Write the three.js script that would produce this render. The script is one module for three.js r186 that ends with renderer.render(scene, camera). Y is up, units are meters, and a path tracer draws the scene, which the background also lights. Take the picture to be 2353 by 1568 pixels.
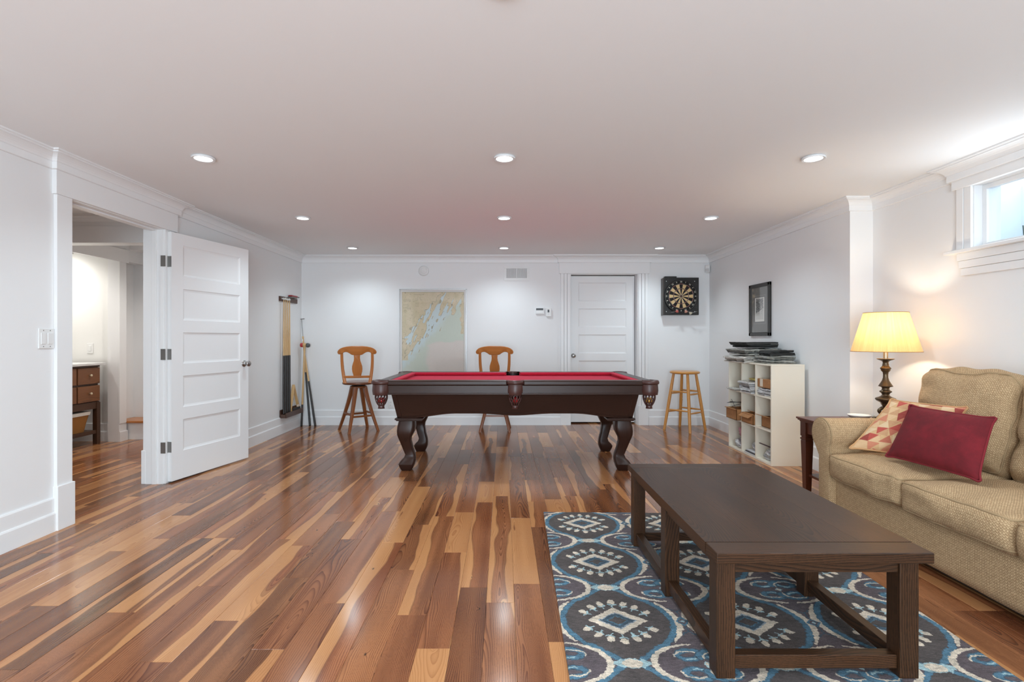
import * as THREE from 'three';
import { mergeGeometries, mergeVertices, toCreasedNormals } from 'three/addons/utils/BufferGeometryUtils.js';
import { RoundedBoxGeometry } from 'three/addons/geometries/RoundedBoxGeometry.js';
import { RectAreaLightUniformsLib } from 'three/addons/lights/RectAreaLightUniformsLib.js';

// ---------------------------------------------------------------- camera, sky, light, exposure
// Metres; x to the right, y up, the camera looks along -z. "d" below is a depth in front of the camera (z = -d).
const FOCAL = 1200, VPX = 1157, VPY = 779, EYE = 1.19;
const scene = new THREE.Scene();
const camera = new THREE.PerspectiveCamera(2 * Math.atan(784 / FOCAL) * 180 / Math.PI, 2353 / 1568, 0.05, 60);
camera.position.set(0, EYE, 0);
camera.setViewOffset(2353, 1568, 1176.5 - VPX, 784 - VPY, 2353, 1568);
camera.updateProjectionMatrix();
RectAreaLightUniformsLib.init();
const renderer = new THREE.WebGLRenderer({ antialias: true });
renderer.toneMapping = THREE.LinearToneMapping;
renderer.toneMappingExposure = 1.08;
renderer.shadowMap.enabled = true;
scene.background = new THREE.Color().setRGB(2.3, 2.75, 3.1);          // overcast daylight above the window well
const LAMP_COLOR = new THREE.Color().setRGB(0.775, 0.925, 1.0);
const LAMP_POWER = 2.55, LENS_GLOW = 5.0, LAMP_ANGLE = 1.27, LAMP_PENUMBRA = 1.0;
const DAYLIGHT = 12, WINDOW_DAY = 4.2;
const CEIL = 2.34;
const LIGHT_X = [-1.9, 0.006, 1.962], LIGHT_D = [6.57, 4.943, 3.305, 1.67, 0.04, -1.6];

// ---------------------------------------------------------------- helpers
const taken = new Map();
function numbered(name) { const n = taken.get(name) ?? 0; taken.set(name, n + 1); return n ? name + '_' + String(n).padStart(3, '0') : name; }
const bases = new Map();
const X = (px, d) => (px - VPX) / FOCAL * d, Y = (py, d) => EYE - (py - VPY) / FOCAL * d;
const V = (x, y, d) => new THREE.Vector3(x, y, -d);
function root(name, [x, y, d] = [0, 0, 0], turn = 0, world = true) {
  const g = new THREE.Group(); g.name = numbered(name); g.position.set(x, y, -d); g.rotation.y = turn; scene.add(g);
  if (world) bases.set(g, new THREE.Vector3(-x, -y, d));
  return g;
}
function tag(o, label, category, group) { o.userData.label = label; o.userData.category = category; if (group) o.userData.group = group; return o; }
function thing(name, label, category, at, turn, group, world = true) { return tag(root(name, at, turn, world), label, category, group); }
function struct(name, at) { const g = root(name, at); g.userData.kind = 'structure'; return g; }
function rootOf(o) { while (o.parent && o.parent !== scene) o = o.parent; return o; }
function part(name, geo, mat, parent, label) {
  const g = Array.isArray(geo) ? merge(geo) : geo;
  const b = bases.get(rootOf(parent)); if (b) g.translate(b.x, b.y, b.z);
  const m = new THREE.Mesh(g, mat); m.name = name; m.castShadow = m.receiveShadow = true; if (label) m.userData.label = label;
  parent.add(m); return m;
}
function one(name, geo, mat, label, category, group) {       // a thing that is a single mesh, its origin at the middle of its base
  const g = Array.isArray(geo) ? merge(geo) : geo; g.computeBoundingBox(); const b = g.boundingBox;
  const c = new THREE.Vector3((b.min.x + b.max.x) / 2, b.min.y, (b.min.z + b.max.z) / 2); g.translate(-c.x, -c.y, -c.z);
  const m = new THREE.Mesh(g, mat); m.name = numbered(name); m.position.copy(c); m.castShadow = m.receiveShadow = true; scene.add(m);
  if (label) tag(m, label, category, group); return m;
}
function structOne(name, geo, mat) { const m = one(name, geo, mat); m.userData.kind = 'structure'; return m; }
function merge(list) {
  const keep = ['position', 'normal', 'uv'];
  return mergeGeometries(list.map((g) => {
    let q = g.index ? g.toNonIndexed() : g;
    for (const k of Object.keys(q.attributes)) if (!keep.includes(k)) q.deleteAttribute(k);
    if (!q.attributes.normal) q.computeVertexNormals();
    if (!q.attributes.uv) metreUV(q);
    return q;
  }));
}
// uv in metres from position and the way a face points; v runs along the grain axis
function metreUV(g, axis = 'y', off = 0) {
  if (g.index) { const q = g.toNonIndexed(); g.index = null; g.attributes = q.attributes; }
  if (!g.attributes.normal) g.computeVertexNormals();
  const p = g.attributes.position, n = p.count, uv = new Float32Array(n * 2);
  const a = axis === 'x' ? 0 : axis === 'y' ? 1 : 2, A = new THREE.Vector3(), B = new THREE.Vector3(), C = new THREE.Vector3();
  for (let i = 0; i < n; i += 3) {
    A.fromBufferAttribute(p, i); B.fromBufferAttribute(p, i + 1); C.fromBufferAttribute(p, i + 2);
    const nn = B.clone().sub(A).cross(C.clone().sub(A)), ab = [Math.abs(nn.x), Math.abs(nn.y), Math.abs(nn.z)];
    let k = ab.indexOf(Math.max(...ab)), uA, vA;
    if (k === a) { uA = (a + 1) % 3; vA = (a + 2) % 3; } else { vA = a; uA = 3 - a - k; }
    for (let j = 0; j < 3; j++) { const q = [p.getX(i + j), p.getY(i + j), p.getZ(i + j)]; uv[(i + j) * 2] = q[uA] + off + 0.37 * k; uv[(i + j) * 2 + 1] = q[vA] + off * 1.7; }
  }
  g.setAttribute('uv', new THREE.BufferAttribute(uv, 2)); return g;
}
function box(x0, x1, y0, y1, d0, d1, r = 0, axis = 'y') {
  const w = x1 - x0, h = y1 - y0, l = d1 - d0;
  const g = r ? new RoundedBoxGeometry(w, h, l, 2, Math.min(r, w / 2.02, h / 2.02, l / 2.02)) : new THREE.BoxGeometry(w, h, l);
  g.translate((x0 + x1) / 2, (y0 + y1) / 2, -(d0 + d1) / 2); return metreUV(g, axis, (x0 * 3.1 + y0 * 1.3 + d0 * 2.3) % 1);
}
function lathe(profile, seg = 32, at = [0, 0, 0]) {          // [radius, y]
  const g = new THREE.LatheGeometry(profile.map(([r, y]) => new THREE.Vector2(Math.max(r, 1e-5), y)), seg); g.translate(at[0], at[1], -at[2]); return g;
}
function tube(points, r, seg = 24, rad = 8, closed = false) {
  return new THREE.TubeGeometry(new THREE.CatmullRomCurve3(points, closed, 'centripetal'), seg, r, rad, closed);
}
function bar(a, b, r0, r1 = r0, seg = 12) {                 // round bar between two points
  const l = a.distanceTo(b), g = new THREE.CylinderGeometry(r1, r0, l, seg); g.translate(0, l / 2, 0);
  g.applyQuaternion(new THREE.Quaternion().setFromUnitVectors(new THREE.Vector3(0, 1, 0), b.clone().sub(a).normalize())); g.translate(a.x, a.y, a.z); return g;
}
function loft(rings, crease = 0.7) {                         // closed rings of equal length, capped
  const n = rings[0].length, pos = [], idx = [];
  rings.forEach((r) => r.forEach((q) => pos.push(q.x, q.y, q.z)));
  for (let i = 0; i < rings.length - 1; i++) for (let j = 0; j < n; j++) { const a = i * n + j, b = i * n + (j + 1) % n, c = a + n, e = b + n; idx.push(a, b, e, a, e, c); }
  for (const [k, flip] of [[0, 1], [rings.length - 1, 0]]) {
    const c = new THREE.Vector3(); rings[k].forEach((q) => c.add(q)); c.divideScalar(n); pos.push(c.x, c.y, c.z); const ci = pos.length / 3 - 1;
    for (let j = 0; j < n; j++) { const a = k * n + j, b = k * n + (j + 1) % n; flip ? idx.push(ci, b, a) : idx.push(ci, a, b); }
  }
  let g = new THREE.BufferGeometry(); g.setAttribute('position', new THREE.Float32BufferAttribute(pos, 3)); g.setIndex(idx);
  g.computeVertexNormals();
  // make faces point outwards
  let vol = 0; const P = (i) => new THREE.Vector3(pos[i * 3], pos[i * 3 + 1], pos[i * 3 + 2]);
  for (let i = 0; i < idx.length; i += 3) vol += P(idx[i]).dot(P(idx[i + 1]).cross(P(idx[i + 2])));
  if (vol < 0) { for (let i = 0; i < idx.length; i += 3) { const t = idx[i]; idx[i] = idx[i + 1]; idx[i + 1] = t; } g.setIndex(idx); }
  g = toCreasedNormals(g, crease); return metreUV(g);
}
function rsq(hw, hd, r, n = 3) {                             // rounded rectangle loop in the xz plane
  const out = []; for (const [sx, sz, a0] of [[1, 1, 0], [-1, 1, Math.PI / 2], [-1, -1, Math.PI], [1, -1, Math.PI * 1.5]])
    for (let i = 0; i <= n; i++) { const a = a0 + i / n * Math.PI / 2; out.push([sx * (hw - r) + r * Math.cos(a), sz * (hd - r) + r * Math.sin(a)]); }
  return out;
}
function leg(rows, r = 0.2, n = 3, turn = 0) {               // rows: [x, y, z, half width, half depth]
  const c = Math.cos(turn), s = Math.sin(turn);
  return loft(rows.map(([x, y, z, hw, hd = hw]) => rsq(hw, hd, r * Math.min(hw, hd), n).map(([a, b]) => new THREE.Vector3(x + a * c - b * s, y, z + a * s + b * c))));
}
// a profile [offset from wall, height] swept with mitred corners along a path of [x, d]; the room lies to the right of the path
function sweep(profile, path, closed = false) {
  const n = path.length, rings = [];
  const nrm = (a, b) => { const dx = b[0] - a[0], dz = b[1] - a[1], l = Math.hypot(dx, dz); return [dz / l, -dx / l]; };
  for (let i = 0; i < n; i++) {
    const pr = closed || i > 0 ? nrm(path[(i + n - 1) % n], path[i]) : null, nx = closed || i < n - 1 ? nrm(path[i], path[(i + 1) % n]) : null;
    let m; if (!pr) m = nx; else if (!nx) m = pr; else { const k = 1 + pr[0] * nx[0] + pr[1] * nx[1]; m = [(pr[0] + nx[0]) / k, (pr[1] + nx[1]) / k]; }
    rings.push(profile.map(([o, y]) => V(path[i][0] + m[0] * o, y, path[i][1] + m[1] * o)));
  }
  const pos = [], m = profile.length, quad = (a, b, c, e) => pos.push(a, b, c, a, c, e);
  for (let i = 0; i < (closed ? n : n - 1); i++) for (let j = 0; j < m - 1; j++) quad(rings[i][j], rings[i][j + 1], rings[(i + 1) % n][j + 1], rings[(i + 1) % n][j]);
  if (!closed) for (const k of [0, n - 1]) { const tri = THREE.ShapeUtils.triangulateShape(profile.map(([o, y]) => new THREE.Vector2(o, y)), []); tri.forEach((t) => pos.push(...t.map((q) => rings[k][q]))); }
  const g = new THREE.BufferGeometry().setFromPoints(pos); g.computeVertexNormals(); return metreUV(g);
}
function extrude(pts, depth, bevel = 0, steps = 1) {         // outline of [x, y] points, depth along +z from 0
  const s = new THREE.Shape(pts.map(([x, y]) => new THREE.Vector2(x, y)));
  const g = new THREE.ExtrudeGeometry(s, { depth: depth - 2 * bevel, bevelEnabled: bevel > 0, bevelThickness: bevel, bevelSize: bevel, bevelOffset: -bevel, bevelSegments: 2, steps });
  g.translate(0, 0, bevel); return g;
}
function deform(g, f) { const p = g.attributes.position, v = new THREE.Vector3(); for (let i = 0; i < p.count; i++) { v.fromBufferAttribute(p, i); f(v); p.setXYZ(i, v.x, v.y, v.z); } g.computeVertexNormals(); return g; }
function smooth(g, angle = 0.9) { const q = mergeVertices(new THREE.BufferGeometry().setAttribute('position', (g.index ? g.toNonIndexed() : g).attributes.position), 1e-5); q.computeVertexNormals(); return toCreasedNormals(q, angle); }
let seedState = 12345;
function rnd() { seedState = (seedState + 0x6d2b79f5) | 0; let t = Math.imul(seedState ^ (seedState >>> 15), 1 | seedState); t = (t + Math.imul(t ^ (t >>> 7), 61 | t)) ^ t; return ((t ^ (t >>> 14)) >>> 0) / 4294967296; }
const rr = (a, b) => a + (b - a) * rnd();
const lerp = (a, b, t) => a + (b - a) * t, clamp = (x, a = 0, b = 1) => x < a ? a : x > b ? b : x;
const sstep = (a, b, x) => { const t = clamp((x - a) / (b - a)); return t * t * (3 - 2 * t); };
function hash(ix, iy, s) { let h = Math.imul(ix, 374761393) + Math.imul(iy, 668265263) + Math.imul(s, 1274126177); h = Math.imul(h ^ (h >>> 13), 1274126177); h ^= h >>> 16; return (h >>> 0) / 4294967296; }
function vn(x, y, s) { const ix = Math.floor(x), iy = Math.floor(y); let fx = x - ix, fy = y - iy; fx = fx * fx * (3 - 2 * fx); fy = fy * fy * (3 - 2 * fy); const a = hash(ix, iy, s), b = hash(ix + 1, iy, s), c = hash(ix, iy + 1, s), e = hash(ix + 1, iy + 1, s); return (a + (b - a) * fx + (c - a) * fy + (a - b - c + e) * fx * fy) * 2 - 1; }
const fbm = (x, y, s) => vn(x, y, s) * 0.55 + vn(x * 2.1, y * 2.1, s + 7) * 0.28 + vn(x * 4.3, y * 4.3, s + 13) * 0.17;
function dataTex(w, h, fill, srgb = true, channels = 4) {
  const a = new Uint8Array(w * h * 4); fill(a, w, h);
  const t = new THREE.DataTexture(a, w, h, THREE.RGBAFormat); t.magFilter = THREE.LinearFilter; t.minFilter = THREE.LinearMipmapLinearFilter; t.generateMipmaps = true;
  t.wrapS = t.wrapT = THREE.RepeatWrapping; if (srgb) t.colorSpace = THREE.SRGBColorSpace; t.needsUpdate = true; return t;
}
function canvasTex(w, h, draw, srgb = true) {
  const c = document.createElement('canvas'); c.width = w; c.height = h; const k = c.getContext('2d'); draw(k, w, h, c);
  const t = new THREE.CanvasTexture(c); if (srgb) t.colorSpace = THREE.SRGBColorSpace; return t;
}
const std = (o) => new THREE.MeshStandardMaterial(o), phys = (o) => new THREE.MeshPhysicalMaterial(o);
const lin = (r, g, b) => new THREE.Color().setRGB(r, g, b), srgb = (r, g, b) => new THREE.Color().setRGB(r / 255, g / 255, b / 255, THREE.SRGBColorSpace);

// one tile of wood, about 0.5 m across and 1 m along the grain
function woodTex(light, dark, seed, freq = 90, contrast = 1, pores = 0.5) {
  const t = dataTex(384, 768, (a, w, h) => {
    for (let j = 0; j < h; j++) for (let i = 0; i < w; i++) {
      const u = i / w * 0.5, v = j / h;
      const c = u - 0.22 + 0.03 * vn(v * 2.2, 1, seed) + 0.008 * vn(u * 14, v * 5, seed + 2), hh = 0.05 + 0.045 * vn(v * 1.7, 4, seed + 3);
      const r = Math.hypot(c, hh) * freq + 0.8 * fbm(u * 18, v * 3, seed + 5), s = r - Math.floor(r);
      let k = 0.35 + 0.5 * contrast * (Math.pow(s, 2.5) - 0.3) + 0.22 * fbm(u * 9, v * 2.2, seed + 9);
      k += pores * Math.max(0, vn(u * 900, v * 26, seed + 11) - 0.35) * 0.6;
      k = clamp(k); const o = (j * w + i) * 4;
      for (let q = 0; q < 3; q++) a[o + q] = lerp(light[q], dark[q], k); a[o + 3] = 255;
    }
  });
  t.wrapS = t.wrapT = THREE.MirroredRepeatWrapping; t.repeat.set(2, 1); return t;
}

// ---------------------------------------------------------------- materials of the room
const wallPaint = std({ color: lin(0.85, 0.85, 0.85), roughness: 0.6 });
const trimPaint = std({ color: lin(0.87, 0.87, 0.87), roughness: 0.38 });
const ceilPaint = std({ color: lin(0.88, 0.88, 0.88), roughness: 0.85 });
const bathPaint = std({ color: lin(0.84, 0.835, 0.81), roughness: 0.6 });
const darkVoid = std({ color: lin(0.03, 0.028, 0.026), roughness: 0.9 });
const plasticWhite = std({ color: lin(0.82, 0.82, 0.81), roughness: 0.35 });
const plasticDark = std({ color: lin(0.02, 0.02, 0.022), roughness: 0.3 });
const steel = std({ color: lin(0.42, 0.41, 0.4), metalness: 1, roughness: 0.28 });
const brushed = std({ color: lin(0.33, 0.33, 0.32), metalness: 0.9, roughness: 0.45 });

// ---------------------------------------------------------------- floor: walnut boards laid along the room, each a piece of its own
const DARK = 0, MIXED = 1, PALE = 2;
function boardAtlas(kind, seed) {
  return dataTex(2048, 2048, (a, W, H) => {
    for (let s = 0; s < 16; s++) {
      const q = (k) => hash(s, k, seed), tone = q(1), red = q(2), side = q(3) < 0.5 ? -1 : 1;
      let u0, h0, hv, Rb;
      if (kind === DARK) { u0 = lerp(-0.03, 0.157, q(4)); h0 = lerp(0.006, 0.03, q(5)); hv = 0.045; Rb = q(6) < 0.4 ? 0.13 : 9; }
      else if (kind === MIXED) { u0 = side < 0 ? lerp(-0.035, 0.0, q(4)) : lerp(0.127, 0.162, q(4)); h0 = lerp(0.012, 0.03, q(5)); hv = 0.03; Rb = lerp(0.085, 0.14, q(6)); }
      else { u0 = lerp(0.02, 0.107, q(4)); h0 = lerp(0.02, 0.05, q(5)); hv = 0.035; Rb = s % 4 === 3 ? 0.004 : s % 4 === 2 ? lerp(0.012, 0.022, q(6)) : lerp(0.026, 0.046, q(6)); }
      const heartA = [lerp(188, 136, tone) + 8 * red, lerp(128, 92, tone), lerp(86, 62, tone)], heartB = [lerp(116, 76, tone) + 12 * red, lerp(72, 47, tone), lerp(46, 32, tone)];
      const sapA = [lerp(220, 204, tone), lerp(164, 146, tone), lerp(112, 98, tone)], sapB = [lerp(174, 150, tone), lerp(118, 96, tone), lerp(76, 60, tone)];
      const knots = q(7) < 0.45 ? [[lerp(0.03, 0.1, q(8)), lerp(0.2, 1.8, q(9)), lerp(0.008, 0.016, q(10))]] : [];
      const freq = lerp(120, 210, q(11)), S = seed * 31 + s * 101;
      for (let j = 0; j < H; j++) {
        const v = j / H * 2.048, w0 = 0.018 * vn(v * 1.3, 0, S) + 0.006 * vn(v * 4.1, 0, S + 1), hh = h0 + hv * vn(v * 1.1, 3, S + 2) + 0.006 * vn(v * 5, 9, S + 4);
        for (let i = 0; i < 128; i++) {
          const u = i / 128 * 0.127; let c = u - u0 + w0 + 0.006 * vn(u * 26, v * 6, S + 3) + 0.011 * vn(u * 11, v * 3.1, S + 16), h2 = hh * hh, dark = 0;
          for (const [ku, kv, kr] of knots) { const e = (u - ku) * (u - ku) * 1.4 + (v - kv) * (v - kv) * 0.22, g = Math.exp(-e / (kr * kr * 1.6)); h2 += g * 0.0022; dark += 1.15 * Math.exp(-e / (kr * kr * 0.10)); }
          const r = Math.sqrt(c * c + h2), f = r * freq + 0.7 * vn(u * 30, v * 4, S + 6), t = f - Math.floor(f);
          const grain = 0.36 + 0.85 * (t * t * t - 0.25) + 0.34 * vn(u * 30, v * 1.6, S + 8) + 0.16 * vn(u * 9, v * 3.4, S + 14) + 0.55 * Math.max(0, vn(u * 1500, v * 22, S + 9) - 0.45);
          const sap = sstep(Rb - 0.004, Rb + 0.004, r + 0.009 * vn(u * 12, v * 2.6, S + 10) + 0.004 * vn(u * 40, v * 9, S + 12));
          const k = clamp(grain * lerp(1, 0.62, sap)), o = (j * W + s * 128 + i) * 4, edge = sap > 0.02 && sap < 0.98 ? 0.9 : 1;
          for (let z = 0; z < 3; z++) { const hc = lerp(heartA[z], heartB[z], k), sc = lerp(sapA[z], sapB[z], k); a[o + z] = clamp(lerp(hc, sc, sap) * edge * (1 - 0.62 * clamp(dark)), 0, 255); }
          a[o + 3] = 255;
        }
      }
    }
  });
}
const boardMats = [[DARK, 3], [MIXED, 8], [PALE, 21]].map(([k, s]) => { const t = boardAtlas(k, s); t.wrapS = t.wrapT = THREE.ClampToEdgeWrapping; return std({ map: t, color: lin(0.82, 0.78, 0.73), roughness: 0.16 }); });
const BOARD = 0.127, EDGE0 = -0.078;
function boardGeo(x0, x1, d0, d1, strip, v0, flipU, flipV) {
  const c = 0.0011, e = 0.0003, dy = 0.0008, pos = [], uv = [];
  const P = (i) => { const a = [x0 + e, x1 - e, d0 + e, d1 - e]; return i; };
  const put = (x, y, d) => { let a = clamp((x - x0) / BOARD, 0.01, 0.99); if (flipU) a = 1 - a; let b = (d - d0) / 2.048; if (flipV) b = (d1 - d0) / 2.048 - b; pos.push(x, y, -d); uv.push((strip + a) / 16, v0 + b); };
  const quad = (A, B, C, D) => [A, B, C, A, C, D].forEach((q) => put(...q));
  const o = [[x0 + e, d0 + e], [x1 - e, d0 + e], [x1 - e, d1 - e], [x0 + e, d1 - e]], i4 = [[x0 + e + c, d0 + e + c], [x1 - e - c, d0 + e + c], [x1 - e - c, d1 - e - c], [x0 + e + c, d1 - e - c]];
  quad(...i4.map(([x, d]) => [x, 0, d]));
  for (let k = 0; k < 4; k++) { const n = (k + 1) % 4; quad([...o[k].slice(0, 1), -dy, o[k][1]], [o[n][0], -dy, o[n][1]], [i4[n][0], 0, i4[n][1]], [i4[k][0], 0, i4[k][1]]); quad([o[k][0], -0.014, o[k][1]], [o[n][0], -0.014, o[n][1]], [o[n][0], -dy, o[n][1]], [o[k][0], -dy, o[k][1]]); }
  const g = new THREE.BufferGeometry(); g.setAttribute('position', new THREE.Float32BufferAttribute(pos, 3)); g.setAttribute('uv', new THREE.Float32BufferAttribute(uv, 2)); g.computeVertexNormals(); return g;
}
const floor = struct('floor');
part('subfloor', box(-5.7, 3.2, -0.12, -0.0142, -2.4, 7.6), darkVoid, floor);
// boards that stand out in the photograph: row -> [far end, kind, strip]; the row number counts from the board left of the vanishing point
const KNOWN = {
  0: [[1.2, 0, 2], [2.356, 0, 5], [3.95, 2, 0]], 1: [[1.3, 1, 1], [2.536, 0, 9], [3.466, 2, 3], [4.4, 0, 7]], 2: [[2.05, 1, 6], [3.3, 0, 3]],
  '-1': [[1.6, 0, 8], [3.8, 0, 12], [4.35, 2, 7]], '-2': [[2.006, 2, 2], [2.908, 0, 14], [3.58, 2, 1], [4.6, 0, 1]], '-3': [[2.25, 0, 6], [3.5, 1, 9]],
  '-4': [[2.689, 0, 11], [3.34, 1, 2], [4.3, 0, 4]], '-5': [[1.5, 0, 13], [3.05, 1, 4], [4.2, 2, 3]], '-6': [[2.35, 0, 10], [3.6, 1, 12]], '-7': [[2.0, 1, 3], [3.1, 0, 15]], '-8': [[2.6, 1, 7], [3.4, 0, 0]],
};
{
  const boards = [];
  for (let k = -43; k < 25; k++) {
    const x0 = EDGE0 + BOARD * k, x1 = x0 + BOARD, hall = x1 < -2.85, known = (KNOWN[k] ?? []).slice();
    let d = hall ? 2.05 + rr(-0.5, 0) : -2.35 - rr(0, 0.8), far = hall ? 6.7 : 7.5, last = -1;
    while (d < far) {
      let end = d + rr(0.5, 1.55), p = rnd(), kind = p < 0.5 ? DARK : p < 0.88 ? MIXED : PALE, strip = Math.floor(rnd() * 16);
      if (known.length && end > known[0][0] - 1.3) { const [e, kk, st] = known.shift(); end = e; kind = kk; strip = st; if (end - d > 1.6) { boards.push([x0, x1, d, d + 0.9, DARK, Math.floor(rnd() * 16)]); d += 0.9; if (end - d > 1.6) { boards.push([x0, x1, d, end - 1.5, MIXED, Math.floor(rnd() * 16)]); d = end - 1.5; } } }
      if (Math.max(d, -2.3) < end) boards.push([x0, x1, d, end, kind, strip]);
      d = end;
    }
  }
  const list = boards.map(([x0, x1, d0, d1, kind, strip]) => {
    let area = 0; const n = 24;
    for (let i = 0; i < 3; i++) for (let j = 0; j < n; j++) {
      const x = lerp(x0, x1, (i + 0.5) / 3), d = lerp(d0, d1, (j + 0.5) / n); if (d < 0.4) continue;
      const px = VPX + FOCAL * x / d, py = VPY + FOCAL * EYE / d; if (px < 0 || px > 2353 || py > 1568) continue;
      if (x < -2.78 && (px < 168 || px > 326)) continue; if (x < -4.5 && d > 6.1) continue; if (d > 7.2 || x > 2.84) continue;
      if (x > 0.27 && x < 1.78 && d > 1.1 && d < 3.5) continue; if (x > 2.14 && d < 3.5) continue; if (x > 2.5 && d > 4.9 && d < 5.8) continue;
      area += FOCAL * FOCAL * EYE / (d * d * d) * (x1 - x0) * (d1 - d0) / (3 * n);
    }
    return { g: boardGeo(x0, x1, d0, d1, strip, rr(0, 1 - (d1 - d0) / 2.048 - 0.01), rnd() < 0.5, rnd() < 0.5), kind, area };
  }).sort((a, b) => b.area - a.area);
  list.slice(0, 300).forEach((b) => part('board', b.g, boardMats[b.kind], floor));
  for (const k of [0, 1, 2]) { const rest = list.slice(300).filter((b) => b.kind === k).map((b) => b.g); if (rest.length) part('distant_boards', rest, boardMats[k], floor).userData.kind = 'stuff'; }
}

// ---------------------------------------------------------------- walls and ceiling
const WL = -2.79, WR = 2.842, WW = 3.03, BACK = 7.21, FRONT = -2.3, STEP = 4.284, HEAD = 2.085;
structOne('ceiling', [box(-5.7, 3.3, CEIL, CEIL + 0.16, FRONT - 0.15, 7.9)], ceilPaint);
structOne('wall_left', [box(WL - 0.14, WL, -0.1, CEIL, FRONT, 3.342), box(WL - 0.14, WL, HEAD + 0.018, CEIL, 3.342, 4.293), box(WL - 0.14, WL, -0.1, CEIL, 4.293, BACK)], wallPaint);
const DX0 = 0.93, DX1 = 1.85;
structOne('wall_back', [box(-2.93, DX0 - 0.02, -0.1, CEIL, BACK, BACK + 0.2), box(DX0 - 0.02, DX1 + 0.02, HEAD + 0.02, CEIL, BACK, BACK + 0.2), box(DX1 + 0.02, 3.2, -0.1, CEIL, BACK, BACK + 0.2)], wallPaint);
structOne('wall_right', [box(WR, 3.2, -0.1, CEIL, STEP, BACK)], wallPaint);
const WIN = { d0: 2.5, d1: 3.372, y0: 1.775, y1: 2.19 };
structOne('wall_window', [box(WW, WW + 0.17, -0.1, CEIL, WIN.d1, STEP), ...[[0.97, 2.5], [-0.86, 0.1], [FRONT, -1.73]].map(([a, b]) => box(WW, WW + 0.17, -0.1, CEIL, a, b)), ...[[WIN.d0, WIN.d1], [0.1, 0.97], [-1.73, -0.86]].flatMap(([a, b]) => [box(WW, WW + 0.17, -0.1, WIN.y0, a, b), box(WW, WW + 0.17, WIN.y1, CEIL, a, b)])], wallPaint);
structOne('wall_front', [box(-2.93, -1.3, -0.1, CEIL, FRONT - 0.15, FRONT), box(1.3, 3.2, -0.1, CEIL, FRONT - 0.15, FRONT), box(-1.3, 1.3, 2.06, CEIL, FRONT - 0.15, FRONT), box(-1.3, 1.3, -0.1, 0.02, FRONT - 0.15, FRONT)], wallPaint);
structOne('wall_closet', [box(DX0 - 0.12, DX1 + 0.12, -0.1, CEIL, 7.75, 7.85), box(DX0 - 0.12, DX0 - 0.02, -0.1, CEIL, BACK + 0.2, 7.75), box(DX1 + 0.02, DX1 + 0.12, -0.1, CEIL, BACK + 0.2, 7.75), box(DX0 - 0.02, DX1 + 0.02, -0.1, -0.0005, BACK, 7.75)], darkVoid);
// hall and washroom seen through the open door
structOne('wall_hall', [box(-4.42, -4.3, -0.1, CEIL, 1.9, 4.88), box(-4.42, -2.93, -0.1, CEIL, 1.8, 1.9), box(-5.6, -4.25, -0.1, CEIL, 4.88, 5.0), box(-3.15, -2.93, -0.1, CEIL, 4.88, 5.0), box(-4.25, -3.15, HEAD + 0.02, CEIL, 4.88, 5.0),
  box(-4.57, -4.45, HEAD + 0.02, CEIL, 5.0, 6.46), box(-4.57, -4.45, -0.1, HEAD + 0.02, 6.03, 6.14), box(-4.7, -2.93, -0.1, CEIL, 6.46, 6.6), box(-4.7, -4.58, -0.1, CEIL, 6.14, 6.46)], wallPaint);
structOne('wall_washroom', [box(-5.7, -4.57, -0.1, CEIL, 6.08, 6.14), box(-5.7, -5.6, -0.1, CEIL, 4.88, 6.08), box(-5.6, -4.57, CEIL - 0.25, CEIL - 0.18, 5.0, 5.55)], bathPaint);

// mouldings
const crown = [[0, CEIL - 0.103], [0.016, CEIL - 0.103], [0.018, CEIL - 0.1], [0.018, CEIL - 0.06], [0.022, CEIL - 0.058], [0.026, CEIL - 0.048], [0.034, CEIL - 0.037], [0.046, CEIL - 0.027], [0.06, CEIL - 0.02], [0.072, CEIL - 0.018], [0.076, CEIL - 0.018], [0.076, CEIL - 0.012], [0.09, CEIL - 0.009], [0.09, CEIL - 0.0002], [0, CEIL - 0.0002]];
structOne('trim_1', [sweep(crown, [[WL, FRONT], [WL, 3.225], [WL + 0.03, 3.225], [WL + 0.03, 4.43], [WL, 4.43], [WL, BACK], [0.767, BACK], [0.767, BACK - 0.03], [2.012, BACK - 0.03], [2.012, BACK], [WR, BACK], [WR, STEP], [WW, STEP], [WW, 3.5], [WW - 0.03, 3.5], [WW - 0.03, 2.37], [WW, 2.37], [WW, FRONT]], true)], trimPaint);
structOne('trim_2', [sweep(crown, [[-4.3, 1.9], [-4.3, 4.88], [-2.93, 4.88]])], trimPaint);
const skirting = [[0, 0], [0.022, 0], [0.022, 0.108], [0.018, 0.117], [0.0125, 0.118], [0.0125, 0.2], [0.009, 0.208], [0, 0.208]];
structOne('baseboard_left', [sweep(skirting, [[WL, FRONT], [WL, 3.236]]), sweep(skirting, [[WL, 4.4], [WL, BACK - 0.0005]])], trimPaint);
structOne('baseboard_back', [sweep(skirting, [[WL + 0.0005, BACK], [0.785, BACK]]), sweep(skirting, [[2.0, BACK], [WR - 0.0005, BACK]])], trimPaint);
structOne('baseboard_right', [sweep(skirting, [[WR, BACK], [WR, STEP], [WW, STEP], [WW, FRONT], [WL, FRONT]])], trimPaint);
structOne('baseboard_hall', [sweep(skirting, [[-5.5, 6.08], [-4.572, 6.08]]), sweep(skirting, [[-4.45, 6.03], [-4.45, 6.135], [-4.57, 6.135]])], trimPaint);
const stair = struct('trim_3', [-3.75, 0, 6.3]);
part('riser', box(-4.575, -2.94, 0, 0.196, 6.175, 6.2), trimPaint, stair);
const honeyTread = std({ map: woodTex([206, 140, 84], [150, 88, 46], 61), roughness: 0.3 });
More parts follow.
